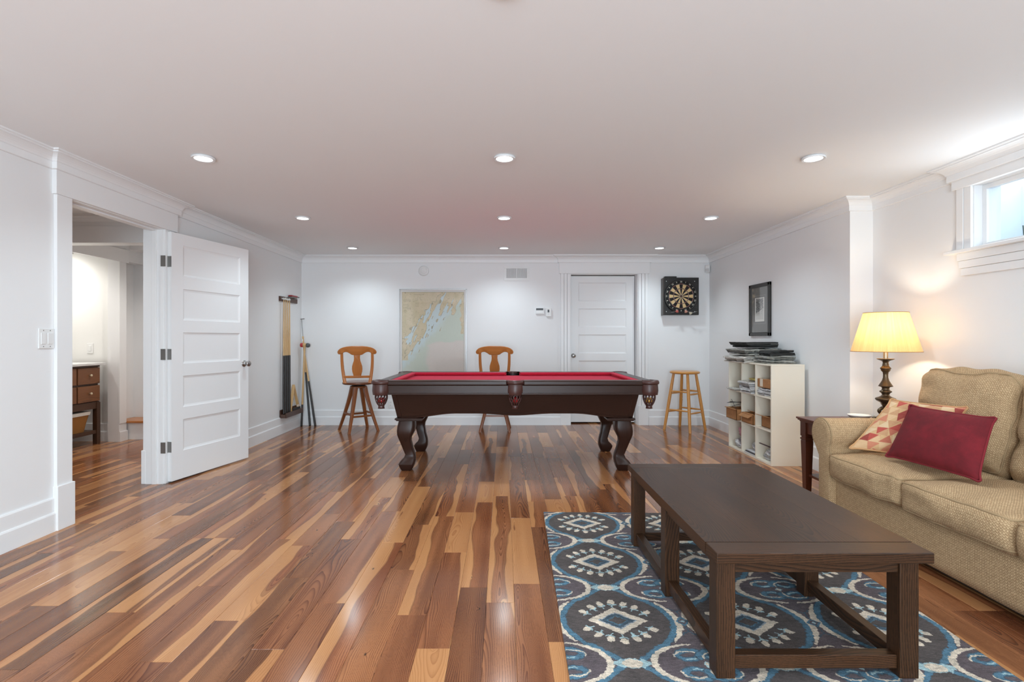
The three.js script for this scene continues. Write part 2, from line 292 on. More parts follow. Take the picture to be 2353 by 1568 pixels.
part('tread', box(-4.575, -2.94, 0.196, 0.224, 6.14, 6.4595, 0.008, 'x'), honeyTread, stair, 'orange wood stair tread');
part('soffit', box(-4.572, -2.94, 2.25, CEIL - 0.001, 6.22, 6.4595), trimPaint, stair);

// doorway to the hall: jambs, stops, casings, plinth blocks, head board
const dw1 = struct('trim_4', [WL, 0, 3.82]);
for (const [a, b] of [[3.342, 3.36], [4.275, 4.293]]) part('jamb', box(WL - 0.145, WL + 0.002, 0, HEAD, a, b), trimPaint, dw1);
part('jamb', box(WL - 0.145, WL + 0.002, HEAD, HEAD + 0.018, 3.342, 4.293), trimPaint, dw1);
for (const [a, b] of [[3.36, 3.372], [4.263, 4.275]]) part('door_stop', box(WL - 0.085, WL - 0.045, 0, HEAD, a, b, 0.003), trimPaint, dw1);
part('door_stop', box(WL - 0.085, WL - 0.045, HEAD - 0.012, HEAD, 3.372, 4.263, 0.003), trimPaint, dw1);
part('side_casing', box(WL, WL + 0.022, 0.27, HEAD + 0.004, 3.238, 3.354, 0.002), trimPaint, dw1);
part('side_casing', box(WL, WL + 0.02, 0.27, HEAD + 0.004, 4.281, 4.397, 0.002), trimPaint, dw1);
part('plinth_block', box(WL, WL + 0.034, 0, 0.275, 3.23, 3.362, 0.003), trimPaint, dw1);
part('plinth_block', box(WL, WL + 0.02, 0, 0.275, 4.279, 4.402, 0.003), trimPaint, dw1);
part('head_casing', box(WL, WL + 0.03, HEAD + 0.004, CEIL - 0.1, 3.225, 4.43, 0.002), trimPaint, dw1);
for (const [a, b] of [[3.238, 3.354], [4.281, 4.4]]) { part('side_casing', box(WL - 0.165, WL - 0.14, 0.27, HEAD + 0.004, a, b, 0.002), trimPaint, dw1); part('plinth_block', box(WL - 0.176, WL - 0.14, 0, 0.275, a - 0.008, b + 0.004, 0.003), trimPaint, dw1); }
const dw3 = struct('trim_5', [-3.7, 0, 4.9]);                // cased opening farther down the hall
part('head_casing', box(-4.3, -3.1, HEAD, CEIL - 0.1, 4.855, 4.88, 0.002), trimPaint, dw3);
part('jamb', box(-4.25, -3.15, HEAD - 0.0, HEAD + 0.02, 4.87, 5.01, 0.002), trimPaint, dw3);
for (const [a, b] of [[-4.36, -4.25], [-3.15, -3.03]]) part('side_casing', box(a, b, 0, HEAD, 4.86, 4.88, 0.002), trimPaint, dw3);
const dw4 = struct('trim_6', [-4.45, 0, 5.6]);               // washroom doorway
part('head_casing', box(-4.45, -4.425, HEAD - 0.002, HEAD + 0.15, 5.0, 6.17, 0.002), trimPaint, dw4);
part('side_casing', box(-4.45, -4.43, 0.208, HEAD - 0.002, 6.028, 6.137, 0.002), trimPaint, dw4);
// doorway in the back wall
const dw2 = struct('trim_7', [1.39, 0, BACK]);
part('jamb', box(DX0 - 0.02, DX0, 0, HEAD + 0.02, BACK - 0.002, BACK + 0.2), trimPaint, dw2);
part('jamb', box(DX1, DX1 + 0.02, 0, HEAD + 0.02, BACK - 0.002, BACK + 0.2), trimPaint, dw2);
part('jamb', box(DX0, DX1, HEAD, HEAD + 0.02, BACK - 0.002, BACK + 0.2), trimPaint, dw2);
for (const [a, b, s] of [[0.788, 0.922, 1], [1.858, 1.992, -1]]) {
  part('plinth_block', box(a - 0.003, b + 0.003, 0, 0.27, BACK - 0.034, BACK, 0.003), trimPaint, dw2);
  const w = (b - a) / 3; for (let i = 0; i < 3; i++) part('side_casing', box(a + i * w + 0.0015, a + (i + 1) * w - 0.0015, 0.27, HEAD + 0.004, BACK - (s > 0 ? 0.026 - i * 0.004 : 0.018 + i * 0.004), BACK, 0.004), trimPaint, dw2);
}
part('head_casing', box(0.767, 2.012, HEAD + 0.004, CEIL - 0.1, BACK - 0.03, BACK, 0.002), trimPaint, dw2);

// five-panel doors
function doorLeaf(g, w, h, knobX, mat = trimPaint) {
  const t = 0.035, st = 0.118, cuts = [[0.235, 0.497], [0.602, 0.864], [0.969, 1.231], [1.336, 1.598], [1.703, 1.965]];
  const B = (x0, x1, y0, y1) => { const q = new RoundedBoxGeometry(x1 - x0, y1 - y0, t, 1, 0.0015); q.translate((x0 + x1) / 2, (y0 + y1) / 2, -t / 2); return q; };
  part('stile', B(0, st, 0, h), mat, g); part('stile', B(w - st, w, 0, h), mat, g);
  const ys = [0, ...cuts.flat(), h];
  for (let i = 0; i < ys.length; i += 2) part('rail', B(st - 0.001, w - st + 0.001, ys[i], ys[i + 1]), mat, g);
  for (const [y0, y1] of cuts) {
    const pos = [], x0 = st, x1 = w - st, i = 0.02, z = 0.009;
    for (const f of [1, -1]) {
      const zo = f > 0 ? -0.001 : -t + 0.001, zi = f > 0 ? -z : -t + z, O = [[x0, y0], [x1, y0], [x1, y1], [x0, y1]], I = [[x0 + i, y0 + i], [x1 - i, y0 + i], [x1 - i, y1 - i], [x0 + i, y1 - i]];
      const q = (a, b, c, e) => (f > 0 ? [a, b, c, a, c, e] : [a, c, b, a, e, c]).forEach((p) => pos.push(new THREE.Vector3(...p)));
      q(...I.map(([x, y]) => [x, y, zi]));
      for (let k = 0; k < 4; k++) { const n = (k + 1) % 4, zm = lerp(zo, zi, 0.55), M = (A, B2) => [lerp(A[0], B2[0], 0.35), lerp(A[1], B2[1], 0.35), zm]; q([...O[k], zo], [...O[n], zo], M(O[n], I[n]), M(O[k], I[k])); q(M(O[k], I[k]), M(O[n], I[n]), [...I[n], zi], [...I[k], zi]); }
    }
    const q = new THREE.BufferGeometry().setFromPoints(pos); q.computeVertexNormals(); part('panel', metreUV(q), mat, g);
  }
  for (const f of [1, -1]) {
    const prof = [[0.0001, 0], [0.032, 0], [0.032, 0.004], [0.026, 0.009], [0.012, 0.011], [0.011, 0.03], [0.018, 0.036], [0.0265, 0.046], [0.0275, 0.056], [0.022, 0.064], [0.0001, 0.066]];
    const q = lathe(prof, 24); q.rotateX(f > 0 ? Math.PI / 2 : -Math.PI / 2); q.translate(knobX, 0.935, f > 0 ? 0 : -t); part('knob', q, steel, g, 'dark polished metal door knob');
  }
}
const door1 = root('door_1', [-2.735, 0.012, 4.302], Math.atan2(0.975, 0.2225), false); door1.userData.kind = 'structure';
doorLeaf(door1, 0.9077, 2.062, 0.845);
for (const y of [0.284, 1.05, 1.816]) {
  const q = [new THREE.CylinderGeometry(0.0065, 0.0065, 0.09, 12), new THREE.BoxGeometry(0.0025, 0.088, 0.034)]; q[0].translate(-0.004, 0, -0.039); q[1].translate(-0.0012, 0, -0.0175);
  const hg = part('hinge', q, brushed, door1, 'grey metal butt hinge'); hg.position.y = y;
}
{ const q = []; for (const y of [0.296, 1.062, 1.828]) part('hinge_leaf', box(WL - 0.016, WL + 0.022, y - 0.045, y + 0.045, 4.2725, 4.2752), brushed, dw1, 'grey metal hinge leaf'); }
const door2 = root('door_2', [0.937, 0.018, 7.352], 0, false); door2.userData.kind = 'structure';
doorLeaf(door2, 0.906, 2.056, 0.046);

// ---------------------------------------------------------------- window with its well outside
function basementWindow(name, s) {
const win = struct(name, [WW, WIN.y0, 2.936 + s]), jx = WW + 0.17, B = (x0, x1, y0, y1, d0, d1, r) => box(x0, x1, y0, y1, d0 + s, d1 + s, r);
for (const [a, b] of [[WIN.d0, WIN.d0 + 0.012], [WIN.d1 - 0.012, WIN.d1]]) part('jamb', B(WW - 0.002, jx, WIN.y0, WIN.y1, a, b), trimPaint, win);
part('jamb', B(WW - 0.002, jx, WIN.y1 - 0.012, WIN.y1, WIN.d0, WIN.d1), trimPaint, win);
for (const [a, b, s] of [[WIN.d1 - 0.006, WIN.d1 + 0.102, 1], [WIN.d0 - 0.102, WIN.d0 + 0.006, 1]]) { const w = (b - a) / 2; for (let i = 0; i < 2; i++) part('side_casing', B(WW - 0.021 + 0.003 * (a > 3 ? 1 - i : i), WW, WIN.y0, WIN.y1 + 0.002, a + i * w + 0.001, a + (i + 1) * w - 0.001, 0.003), trimPaint, win); }
part('head_casing', B(WW - 0.03, WW, WIN.y1 - 0.012, CEIL - 0.1, 2.37, 3.5, 0.002), trimPaint, win);
part('sill', B(WW - 0.052, WW + 0.12, WIN.y0 - 0.022, WIN.y0, 2.33, 3.54, 0.004), trimPaint, win);
for (let i = 0; i < 3; i++) part('apron', B(WW - 0.02 + 0.004 * i, WW, WIN.y0 - 0.022 - 0.05 * (i + 1) + 0.001, WIN.y0 - 0.022 - 0.05 * i, 2.39 + 0.006 * i, 3.472 - 0.01 * i, 0.003), trimPaint, win);
const sx0 = WW + 0.05, sx1 = WW + 0.085, so = [WIN.d0 + 0.012, WIN.d1 - 0.012, WIN.y0, WIN.y1 - 0.012];
part('sash', [B(sx0, sx1, so[2], so[2] + 0.03, so[0], so[1], 0.003), B(sx0, sx1, so[3] - 0.03, so[3], so[0], so[1], 0.003), B(sx0 + 0.0008, sx1 - 0.0008, so[2] + 0.026, so[3] - 0.026, so[0], so[0] + 0.03, 0.003), B(sx0 + 0.0008, sx1 - 0.0008, so[2] + 0.026, so[3] - 0.026, so[1] - 0.03, so[1], 0.003)], trimPaint, win);
part('pane', B(sx0 + 0.014, sx0 + 0.018, so[2] + 0.02, so[3] - 0.02, so[0] + 0.02, so[1] - 0.02), phys({ color: lin(0.96, 0.98, 1), transmission: 1, thickness: 0, roughness: 0.02, ior: 1.5 }), win);
}
basementWindow('window_1', 0); basementWindow('window_2', -2.4); basementWindow('window_3', -4.23);
const wellPaint = std({ color: lin(0.78, 0.82, 0.86), roughness: 0.8 });
const well = struct('trim_8', [3.6, 1.2, 3]);
part('well_wall', [box(3.87, 3.97, 1.2, 2.33, 1.9, 3.97), box(3.2, 3.97, 1.2, 2.33, 3.9, 4.0), box(3.2, 3.97, 1.2, 2.33, 1.8, 1.9)], wellPaint, well);
part('well_floor', box(3.2, 3.97, 1.2, 1.3, 1.9, 3.9), std({ color: lin(0.7, 0.7, 0.68), roughness: 0.9 }), well);
one('weed', [tube([V(3.83, 1.3, 3.84), V(3.82, 1.6, 3.83), V(3.84, 1.9, 3.85), V(3.8, 2.02, 3.82)], 0.004, 20, 5), tube([V(3.825, 1.62, 3.835), V(3.79, 1.75, 3.8), V(3.76, 1.78, 3.78)], 0.003, 12, 5), tube([V(3.833, 1.8, 3.845), V(3.79, 1.88, 3.84), V(3.77, 1.87, 3.84)], 0.003, 12, 5)], std({ color: lin(0.1, 0.13, 0.1), roughness: 0.8 }), 'thin dry weed stem standing in the window well outside', 'weed');

// glazed garden door behind the camera, the source of the soft daylight on everything that faces the camera
const garden = struct('door_3', [0, 0, FRONT - 0.08]);
for (const [x0, x1] of [[-1.3, 0.03], [-0.03, 1.3]]) {
  const f = part('sash', [box(x0, x0 + 0.07, 0.02, 2.06, FRONT - 0.1, FRONT - 0.06, 0.003), box(x1 - 0.07, x1, 0.02, 2.06, FRONT - 0.1, FRONT - 0.06, 0.003), box(x0, x1, 0.02, 0.12, FRONT - 0.1, FRONT - 0.06, 0.003), box(x0, x1, 1.99, 2.06, FRONT - 0.1, FRONT - 0.06, 0.003)], trimPaint, garden);
  part('pane', box(x0 + 0.06, x1 - 0.06, 0.11, 2.0, FRONT - 0.085, FRONT - 0.08), phys({ color: lin(0.97, 0.98, 1), transmission: 1, thickness: 0, roughness: 0.02, ior: 1.5 }), garden);
}
{ const day = new THREE.RectAreaLight(new THREE.Color().setRGB(0.75, 0.895, 1), DAYLIGHT, 2.4, 1.9); day.name = 'garden_daylight'; day.position.set(0, 1.05, -FRONT - 0.02); day.lookAt(0, 1.05, -5); scene.add(day); }

function windowDaylight(d0, d1) { const w = new THREE.RectAreaLight(new THREE.Color().setRGB(0.8, 0.91, 1), WINDOW_DAY, d1 - d0 - 0.06, 0.33); w.name = 'window_daylight'; w.position.set(WW - 0.004, (WIN.y0 + WIN.y1) / 2, -(d0 + d1) / 2); w.lookAt(0, (WIN.y0 + WIN.y1) / 2, -(d0 + d1) / 2); scene.add(w); }
for (const s of [0, -2.4, -4.23]) windowDaylight(WIN.d0 + s, WIN.d1 + s);

// ---------------------------------------------------------------- recessed ceiling lights, each with its lamp
const ringMat = std({ color: lin(0.8, 0.8, 0.8), roughness: 0.35 }), lensMat = std({ color: lin(0.9, 0.9, 0.9), emissive: lin(1, 0.99, 0.97), emissiveIntensity: LENS_GLOW, roughness: 0.5 });
const WARM_WHITE = new THREE.Color().setRGB(1, 0.97, 0.92);
function downlight(x, d, power, label, group, color = LAMP_COLOR) {
  const g = thing('recessed_light', label, 'ceiling light', [x, CEIL - 0.012, d], 0, group);
  part('trim_ring', lathe([[0.053, 0], [0.066, -0.004], [0.069, -0.001], [0.069, 0.0115], [0.053, 0.0115], [0.053, 0]], 40, [x, CEIL - 0.012, d]), ringMat, g);
  part('lens', lathe([[0.0001, 0.006], [0.0535, 0.006], [0.0535, 0.0115]], 40, [x, CEIL - 0.012, d]), lensMat, g);
  const s = new THREE.SpotLight(color, power, 0, LAMP_ANGLE, LAMP_PENUMBRA, 2); s.name = 'downlight'; s.position.set(0, -0.03, 0); s.target.position.set(0, -2, 0); s.castShadow = true; s.shadow.radius = 2.6; s.shadow.mapSize.set(1024, 1024); s.shadow.bias = -0.0005; g.add(s, s.target);
  return g;
}
for (const d of LIGHT_D) for (const x of LIGHT_X) downlight(x, d, LAMP_POWER, d > 3 ? 'round recessed ceiling light ' + (d > 6 ? 'beside the back wall' : d > 4 ? 'above the pool table row' : 'in the row nearest the window') + (x < -1 ? ', open door side' : x < 1 ? ', middle column' : ', dartboard side') : d > 6 ? 'round white recessed ceiling light in the row beside the back wall' : d > 4 ? 'round white recessed ceiling light in the row above the pool table' : d > 3 ? 'round white recessed ceiling light in the row in front of the pool table' : 'round white recessed ceiling light in the rows behind the coffee table', 'recessed lights in the ceiling');
downlight(-3.62, 3.95, 2.2, 'round white recessed ceiling light in the hall just inside the open door', null, WARM_WHITE);
downlight(-3.7, 5.6, 4.2, 'round white recessed ceiling light in the hall beside the stair step', null, WARM_WHITE);
downlight(-5.12, 5.72, 4.2, 'round white recessed ceiling light in the washroom above the vanity', null, WARM_WHITE);

// ---------------------------------------------------------------- pool table
const mahogany = phys({ map: woodTex([60, 37, 28], [38, 22, 17], 71, 70, 0.7, 0.3), roughness: 0.34, specularIntensity: 0.55 });
const leatherTex = dataTex(256, 256, (a, w, h) => { for (let j = 0; j < h; j++) for (let i = 0; i < w; i++) { const k = 0.5 + 0.5 * fbm(i / 9, j / 9, 5), o = (j * w + i) * 4; a[o] = lerp(60, 84, k); a[o + 1] = lerp(34, 50, k); a[o + 2] = lerp(30, 44, k); a[o + 3] = 255; } });
leatherTex.repeat.set(6, 6);
const leather = std({ map: leatherTex, bumpMap: leatherTex, bumpScale: 0.0006, roughness: 0.38 });
const liner = std({ color: lin(0.012, 0.012, 0.012), roughness: 0.5 });
const clothTex = dataTex(256, 256, (a, w, h) => { for (let j = 0; j < h; j++) for (let i = 0; i < w; i++) { const k = 0.5 + 0.35 * vn(i / 1.5, j / 1.5, 8) + 0.2 * vn(i / 30, j / 30, 9), o = (j * w + i) * 4; a[o] = lerp(186, 206, k); a[o + 1] = lerp(22, 38, k); a[o + 2] = lerp(52, 70, k); a[o + 3] = 255; } });
clothTex.repeat.set(5, 5);
const felt = phys({ map: clothTex, roughness: 0.95, sheen: 0.4, sheenRoughness: 0.5, sheenColor: lin(0.7, 0.12, 0.2) });
const PT = { x: 0.102, d: 5.15, a: 1.205, b: 0.632 };
const pool = thing('pool_table', 'mahogany pool table with red cloth, leather drop pockets and curved legs', 'pool table', [PT.x, 0, PT.d], 0, null, false);
{
  const a = PT.a, b = PT.b, top = 0.828, rw = 0.105, bed = 0.79;
  const lb = (x0, x1, y0, y1, z0, z1, r, ax = 'x') => box(x0, x1, y0, y1, -z1, -z0, r, ax);
  part('bed', lb(-a + 0.08, a - 0.08, bed - 0.025, bed, -b + 0.08, b - 0.08, 0), felt, pool, 'bright red cloth playing bed');
  const cr = 0.085, mr = 0.07;                                  // room for the pockets
  for (const s of [-1, 1]) {
    for (const q of [-1, 1]) part('rail', lb(q > 0 ? mr : -a + cr, q > 0 ? a - cr : -mr, 0.784, top, s > 0 ? b - rw : -b, s > 0 ? b : -b + rw, 0.012), mahogany, pool);
    part('rail', lb(s > 0 ? a - rw : -a, s > 0 ? a : -a + rw, 0.784, top, -b + cr, b - cr, 0.012, 'z'), mahogany, pool);
  }
  const cushion = (len, cut0, cut1) => loft([[-len / 2, 0], [-len / 2 + cut0, 1], [len / 2 - cut1, 1], [len / 2, 0]].map(([x, k], i) => 0) && [0].flatMap(() => {
    const sec = (x, full) => [[0, 0.003], [0, 0.0355], [0.012, 0.037], [full ? 0.046 : 0.003, 0.033], [full ? 0.05 : 0.004, 0.026], [full ? 0.034 : 0.002, 0.003]].map(([z, y]) => new THREE.Vector3(x, y, z));
    return [sec(-len / 2, false), sec(-len / 2 + cut0, true), sec(len / 2 - cut1, true), sec(len / 2, false)];
  }), 0.5);
  const cl = a - cr - mr;
  for (const q of [-1, 1]) {
    const front = cushion(cl, q > 0 ? 0.02 : 0.05, q > 0 ? 0.05 : 0.02); front.rotateY(Math.PI); front.scale(-1, 1, 1); front.scale(-1, 1, 1); front.translate(q * (mr + cl / 2), bed, b - rw); part('cushion', front, felt, pool);
    const back = cushion(cl, q > 0 ? 0.02 : 0.05, q > 0 ? 0.05 : 0.02); back.translate(q * (mr + cl / 2), bed, -b + rw); part('cushion', back, felt, pool);
    const end = cushion(2 * b - 2 * cr, 0.05, 0.05); end.rotateY(q > 0 ? -Math.PI / 2 : Math.PI / 2); end.translate(q * (a - rw), bed, 0); part('cushion', end, felt, pool);
  }
  // aprons under the rails, with a bead along their foot
  const ai = 0.012, ay0 = 0.716;
  for (const s of [-1, 1]) {
    const z0 = s > 0 ? b - ai - 0.03 : -b + ai, z1 = z0 + 0.03;
    const ap = part('apron', lb(-a + 0.05, a - 0.05, ay0, 0.784, z0, z1, 0.002), mahogany, pool);
    part('bead', lb(-a + 0.05, a - 0.05, ay0 - 0.012, ay0 + 0.003, s > 0 ? z0 : z0 - 0.008, s > 0 ? z1 + 0.008 : z1, 0.005), mahogany, ap);
    const x0 = s > 0 ? a - ai - 0.03 : -a + ai, ae = part('apron', lb(x0, x0 + 0.03, ay0, 0.784, -b + 0.05, b - 0.05, 0.002, 'z'), mahogany, pool);
    part('bead', lb(s > 0 ? x0 : x0 - 0.008, s > 0 ? x0 + 0.038 : x0 + 0.03, ay0 - 0.012, ay0 + 0.003, -b + 0.05, b - 0.05, 0.005, 'z'), mahogany, ae);
  }
  // tapered cabinet: panels with an arched foot
  const yb = 0.478, yt = 0.712, arch = (t) => { const u = Math.abs(t); return u > 0.93 ? 0 : u > 0.66 ? 0.043 * sstep(0.93, 0.66, u) : u > 0.12 ? 0.043 - 0.004 * Math.sin((u - 0.12) / 0.54 * Math.PI) * 0 : lerp(0.028, 0.043, sstep(0, 0.3, u)); };
  const archS = (t) => { const u = Math.abs(t); return 0.045 * sstep(0.92, 0.5, u) - 0.018 * (1 - sstep(0, 0.32, u)); };
  const panel = (halfT, halfB, lift, zT, zB, th) => {
    const N = 48, low = [], outline = [];
    for (let i = 0; i <= N; i++) { const t = -1 + 2 * i / N; low.push([t * halfB, yb + lift * archS(t)]); }
    outline.push(...low, [halfT, yt], [-halfT, yt]);
    const g = extrude(outline, th); deform(g, (v) => { const k = (v.y - yb) / (yt - yb); v.z += lerp(zB, zT, k) - th; }); return { g: metreUV(toCreasedNormals(g, 0.4), 'x'), low };
  };
  for (const s of [1, -1]) {
    const { g, low } = panel(1.094, 1.05, 1, 0.545, 0.478, 0.03); if (s < 0) g.rotateY(Math.PI);
    const p = part('side_panel', g, mahogany, pool);
    const zAt = (y) => lerp(0.478, 0.545, (y - yb) / (yt - yb));
    const strip = (pts, w) => { const q = loft(pts.map(([x, y], i) => { const A = pts[Math.max(0, i - 1)], B = pts[Math.min(pts.length - 1, i + 1)], dx = B[0] - A[0], dy = B[1] - A[1], l = Math.hypot(dx, dy), nx = -dy / l, ny = dx / l; return [[0.001, -0.004], [0.001, 0.007], [w * 0.8, 0.007], [w, -0.004]].map(([o, e]) => { const yy = y + ny * o; return new THREE.Vector3(x + nx * o, yy, zAt(yy) + e); }); }), 0.5); if (s < 0) q.rotateY(Math.PI); return q; };
    part('bead', strip(low, 0.02), mahogany, p);
    for (const e of [-1, 1]) part('corner_post', strip(e > 0 ? [[1.05, yb], [1.094, yt]] : [[-1.094, yt], [-1.05, yb]], 0.05), mahogany, p);
    const en = panel(0.545, 0.478, 1, 1.094, 1.05, 0.03).g; en.rotateY(s * Math.PI / 2); part('end_panel', en, mahogany, pool);
  }
  // cabriole legs under moulded caps
  const rows = [[0.455, 0, 0.071], [0.40, -0.004, 0.079], [0.36, -0.008, 0.078], [0.325, -0.014, 0.068], [0.30, -0.016, 0.058], [0.27, -0.012, 0.051], [0.2, 0.004, 0.046], [0.14, 0.02, 0.044], [0.11, 0.017, 0.051], [0.085, 0.005, 0.064], [0.06, -0.004, 0.07], [0.035, -0.004, 0.062], [0.012, -0.004, 0.052], [0, -0.004, 0.044]];
  for (const sx of [-1, 1]) for (const sz of [-1, 1]) {
    const lx = sx * 0.975, lz = sz * 0.4;
    const g = leg(rows.map(([y, o, w]) => [lx - sx * o * 1.2, y, lz - sz * o * 0.9, w, w * 0.92]), 0.42, 4, sx * sz * 0.0);
    const lp = part('leg', g, mahogany, pool);
    part('leg_cap', [lb(lx - (sx > 0 ? 0.145 : 0.085), lx + (sx > 0 ? 0.085 : 0.145), 0.456, 0.468, lz - 0.1, lz + 0.1, 0.004), lb(lx - (sx > 0 ? 0.155 : 0.096), lx + (sx > 0 ? 0.096 : 0.155), 0.466, 0.482, lz - 0.11, lz + 0.11, 0.006)], mahogany, lp);
  }
  // pockets: leather collar, shield, woven basket
  const pocket = (x, z, ang, corner) => {
    const R = corner ? 0.072 : 0.07, span = corner ? Math.PI * 1.28 : Math.PI * 0.98;
    const wall = (prof) => { const q = new THREE.LatheGeometry(prof.map(([r, y]) => new THREE.Vector2(r, y)), 28, ang - span / 2, span); q.translate(x, 0, z); return q; };
    const p = part('pocket', wall([[R - 0.006, 0.705], [R + 0.001, 0.703], [R + 0.006, 0.74], [R + 0.002, 0.795], [R - 0.006, 0.795], [R - 0.008, 0.74], [R - 0.006, 0.705]]), leather, pool, 'brown leather drop pocket');
    part('collar', wall([[R - 0.024, 0.8], [R + 0.004, 0.794], [R + 0.013, 0.8], [R + 0.014, 0.815], [R + 0.006, 0.829], [R - 0.014, 0.831], [R - 0.026, 0.824], [R - 0.024, 0.8]]), leather, p);
    const net = [], n = 12, rAt = (t) => lerp(0.05, 0.024, Math.pow(t, 2.4)) + 0.005 * Math.sin(t * Math.PI), bx = x - (corner ? 0 : 0), bz = z + (corner ? 0 : Math.sign(z) * 0.012);
    for (let i = 0; i < n; i++) for (const dir of [1, -1]) { const pts = []; for (let k = 0; k <= 8; k++) { const t = k / 8, A = i / n * 2 * Math.PI + dir * t * 0.9; pts.push(new THREE.Vector3(bx + rAt(t) * Math.cos(A), 0.712 - t * 0.104, bz + rAt(t) * Math.sin(A))); } net.push(tube(pts, 0.0042, 12, 5)); }
    part('basket', net, leather, p, 'woven leather pocket basket');
    part('basket_ring', lathe([[0.018, 0.58], [0.03, 0.582], [0.026, 0.596], [0.028, 0.61], [0.022, 0.612], [0.0001, 0.606], [0.0001, 0.59]], 24, [bx, 0, -bz]), leather, p);
    part('liner', lathe([[R - 0.022, 0.7], [R - 0.016, 0.81], [R - 0.02, 0.812], [R - 0.026, 0.7]], 24, [x, 0, -z]), liner, p);
  };
  const cx = a - 0.035, cz = b - 0.045;
  for (const sx of [-1, 1]) for (const sz of [-1, 1]) pocket(sx * cx, sz * cz, Math.atan2(sx, sz), true);
  for (const sz of [-1, 1]) pocket(0, sz * (b - 0.05), sz > 0 ? 0 : Math.PI, false);
  // balls lying in the baskets
  const ball = (x, y, z, color, label) => { const g = new THREE.SphereGeometry(0.0286, 24, 16); g.translate(PT.x + x, y, -PT.d + z); one('pool_ball', g, std({ color, roughness: 0.08 }), label, 'pool ball'); };
  ball(-cx, 0.652, cz, lin(0.45, 0.012, 0.012), 'red pool ball in the leather basket beside the two swivel chairs');
  ball(0.004, 0.652, b - 0.04, lin(0.4, 0.012, 0.015), 'red pool ball in the leather basket at the middle of the long side');
  ball(cx, 0.652, cz, lin(0.75, 0.36, 0.06), 'orange pool ball in the leather basket towards the backless stool');
}

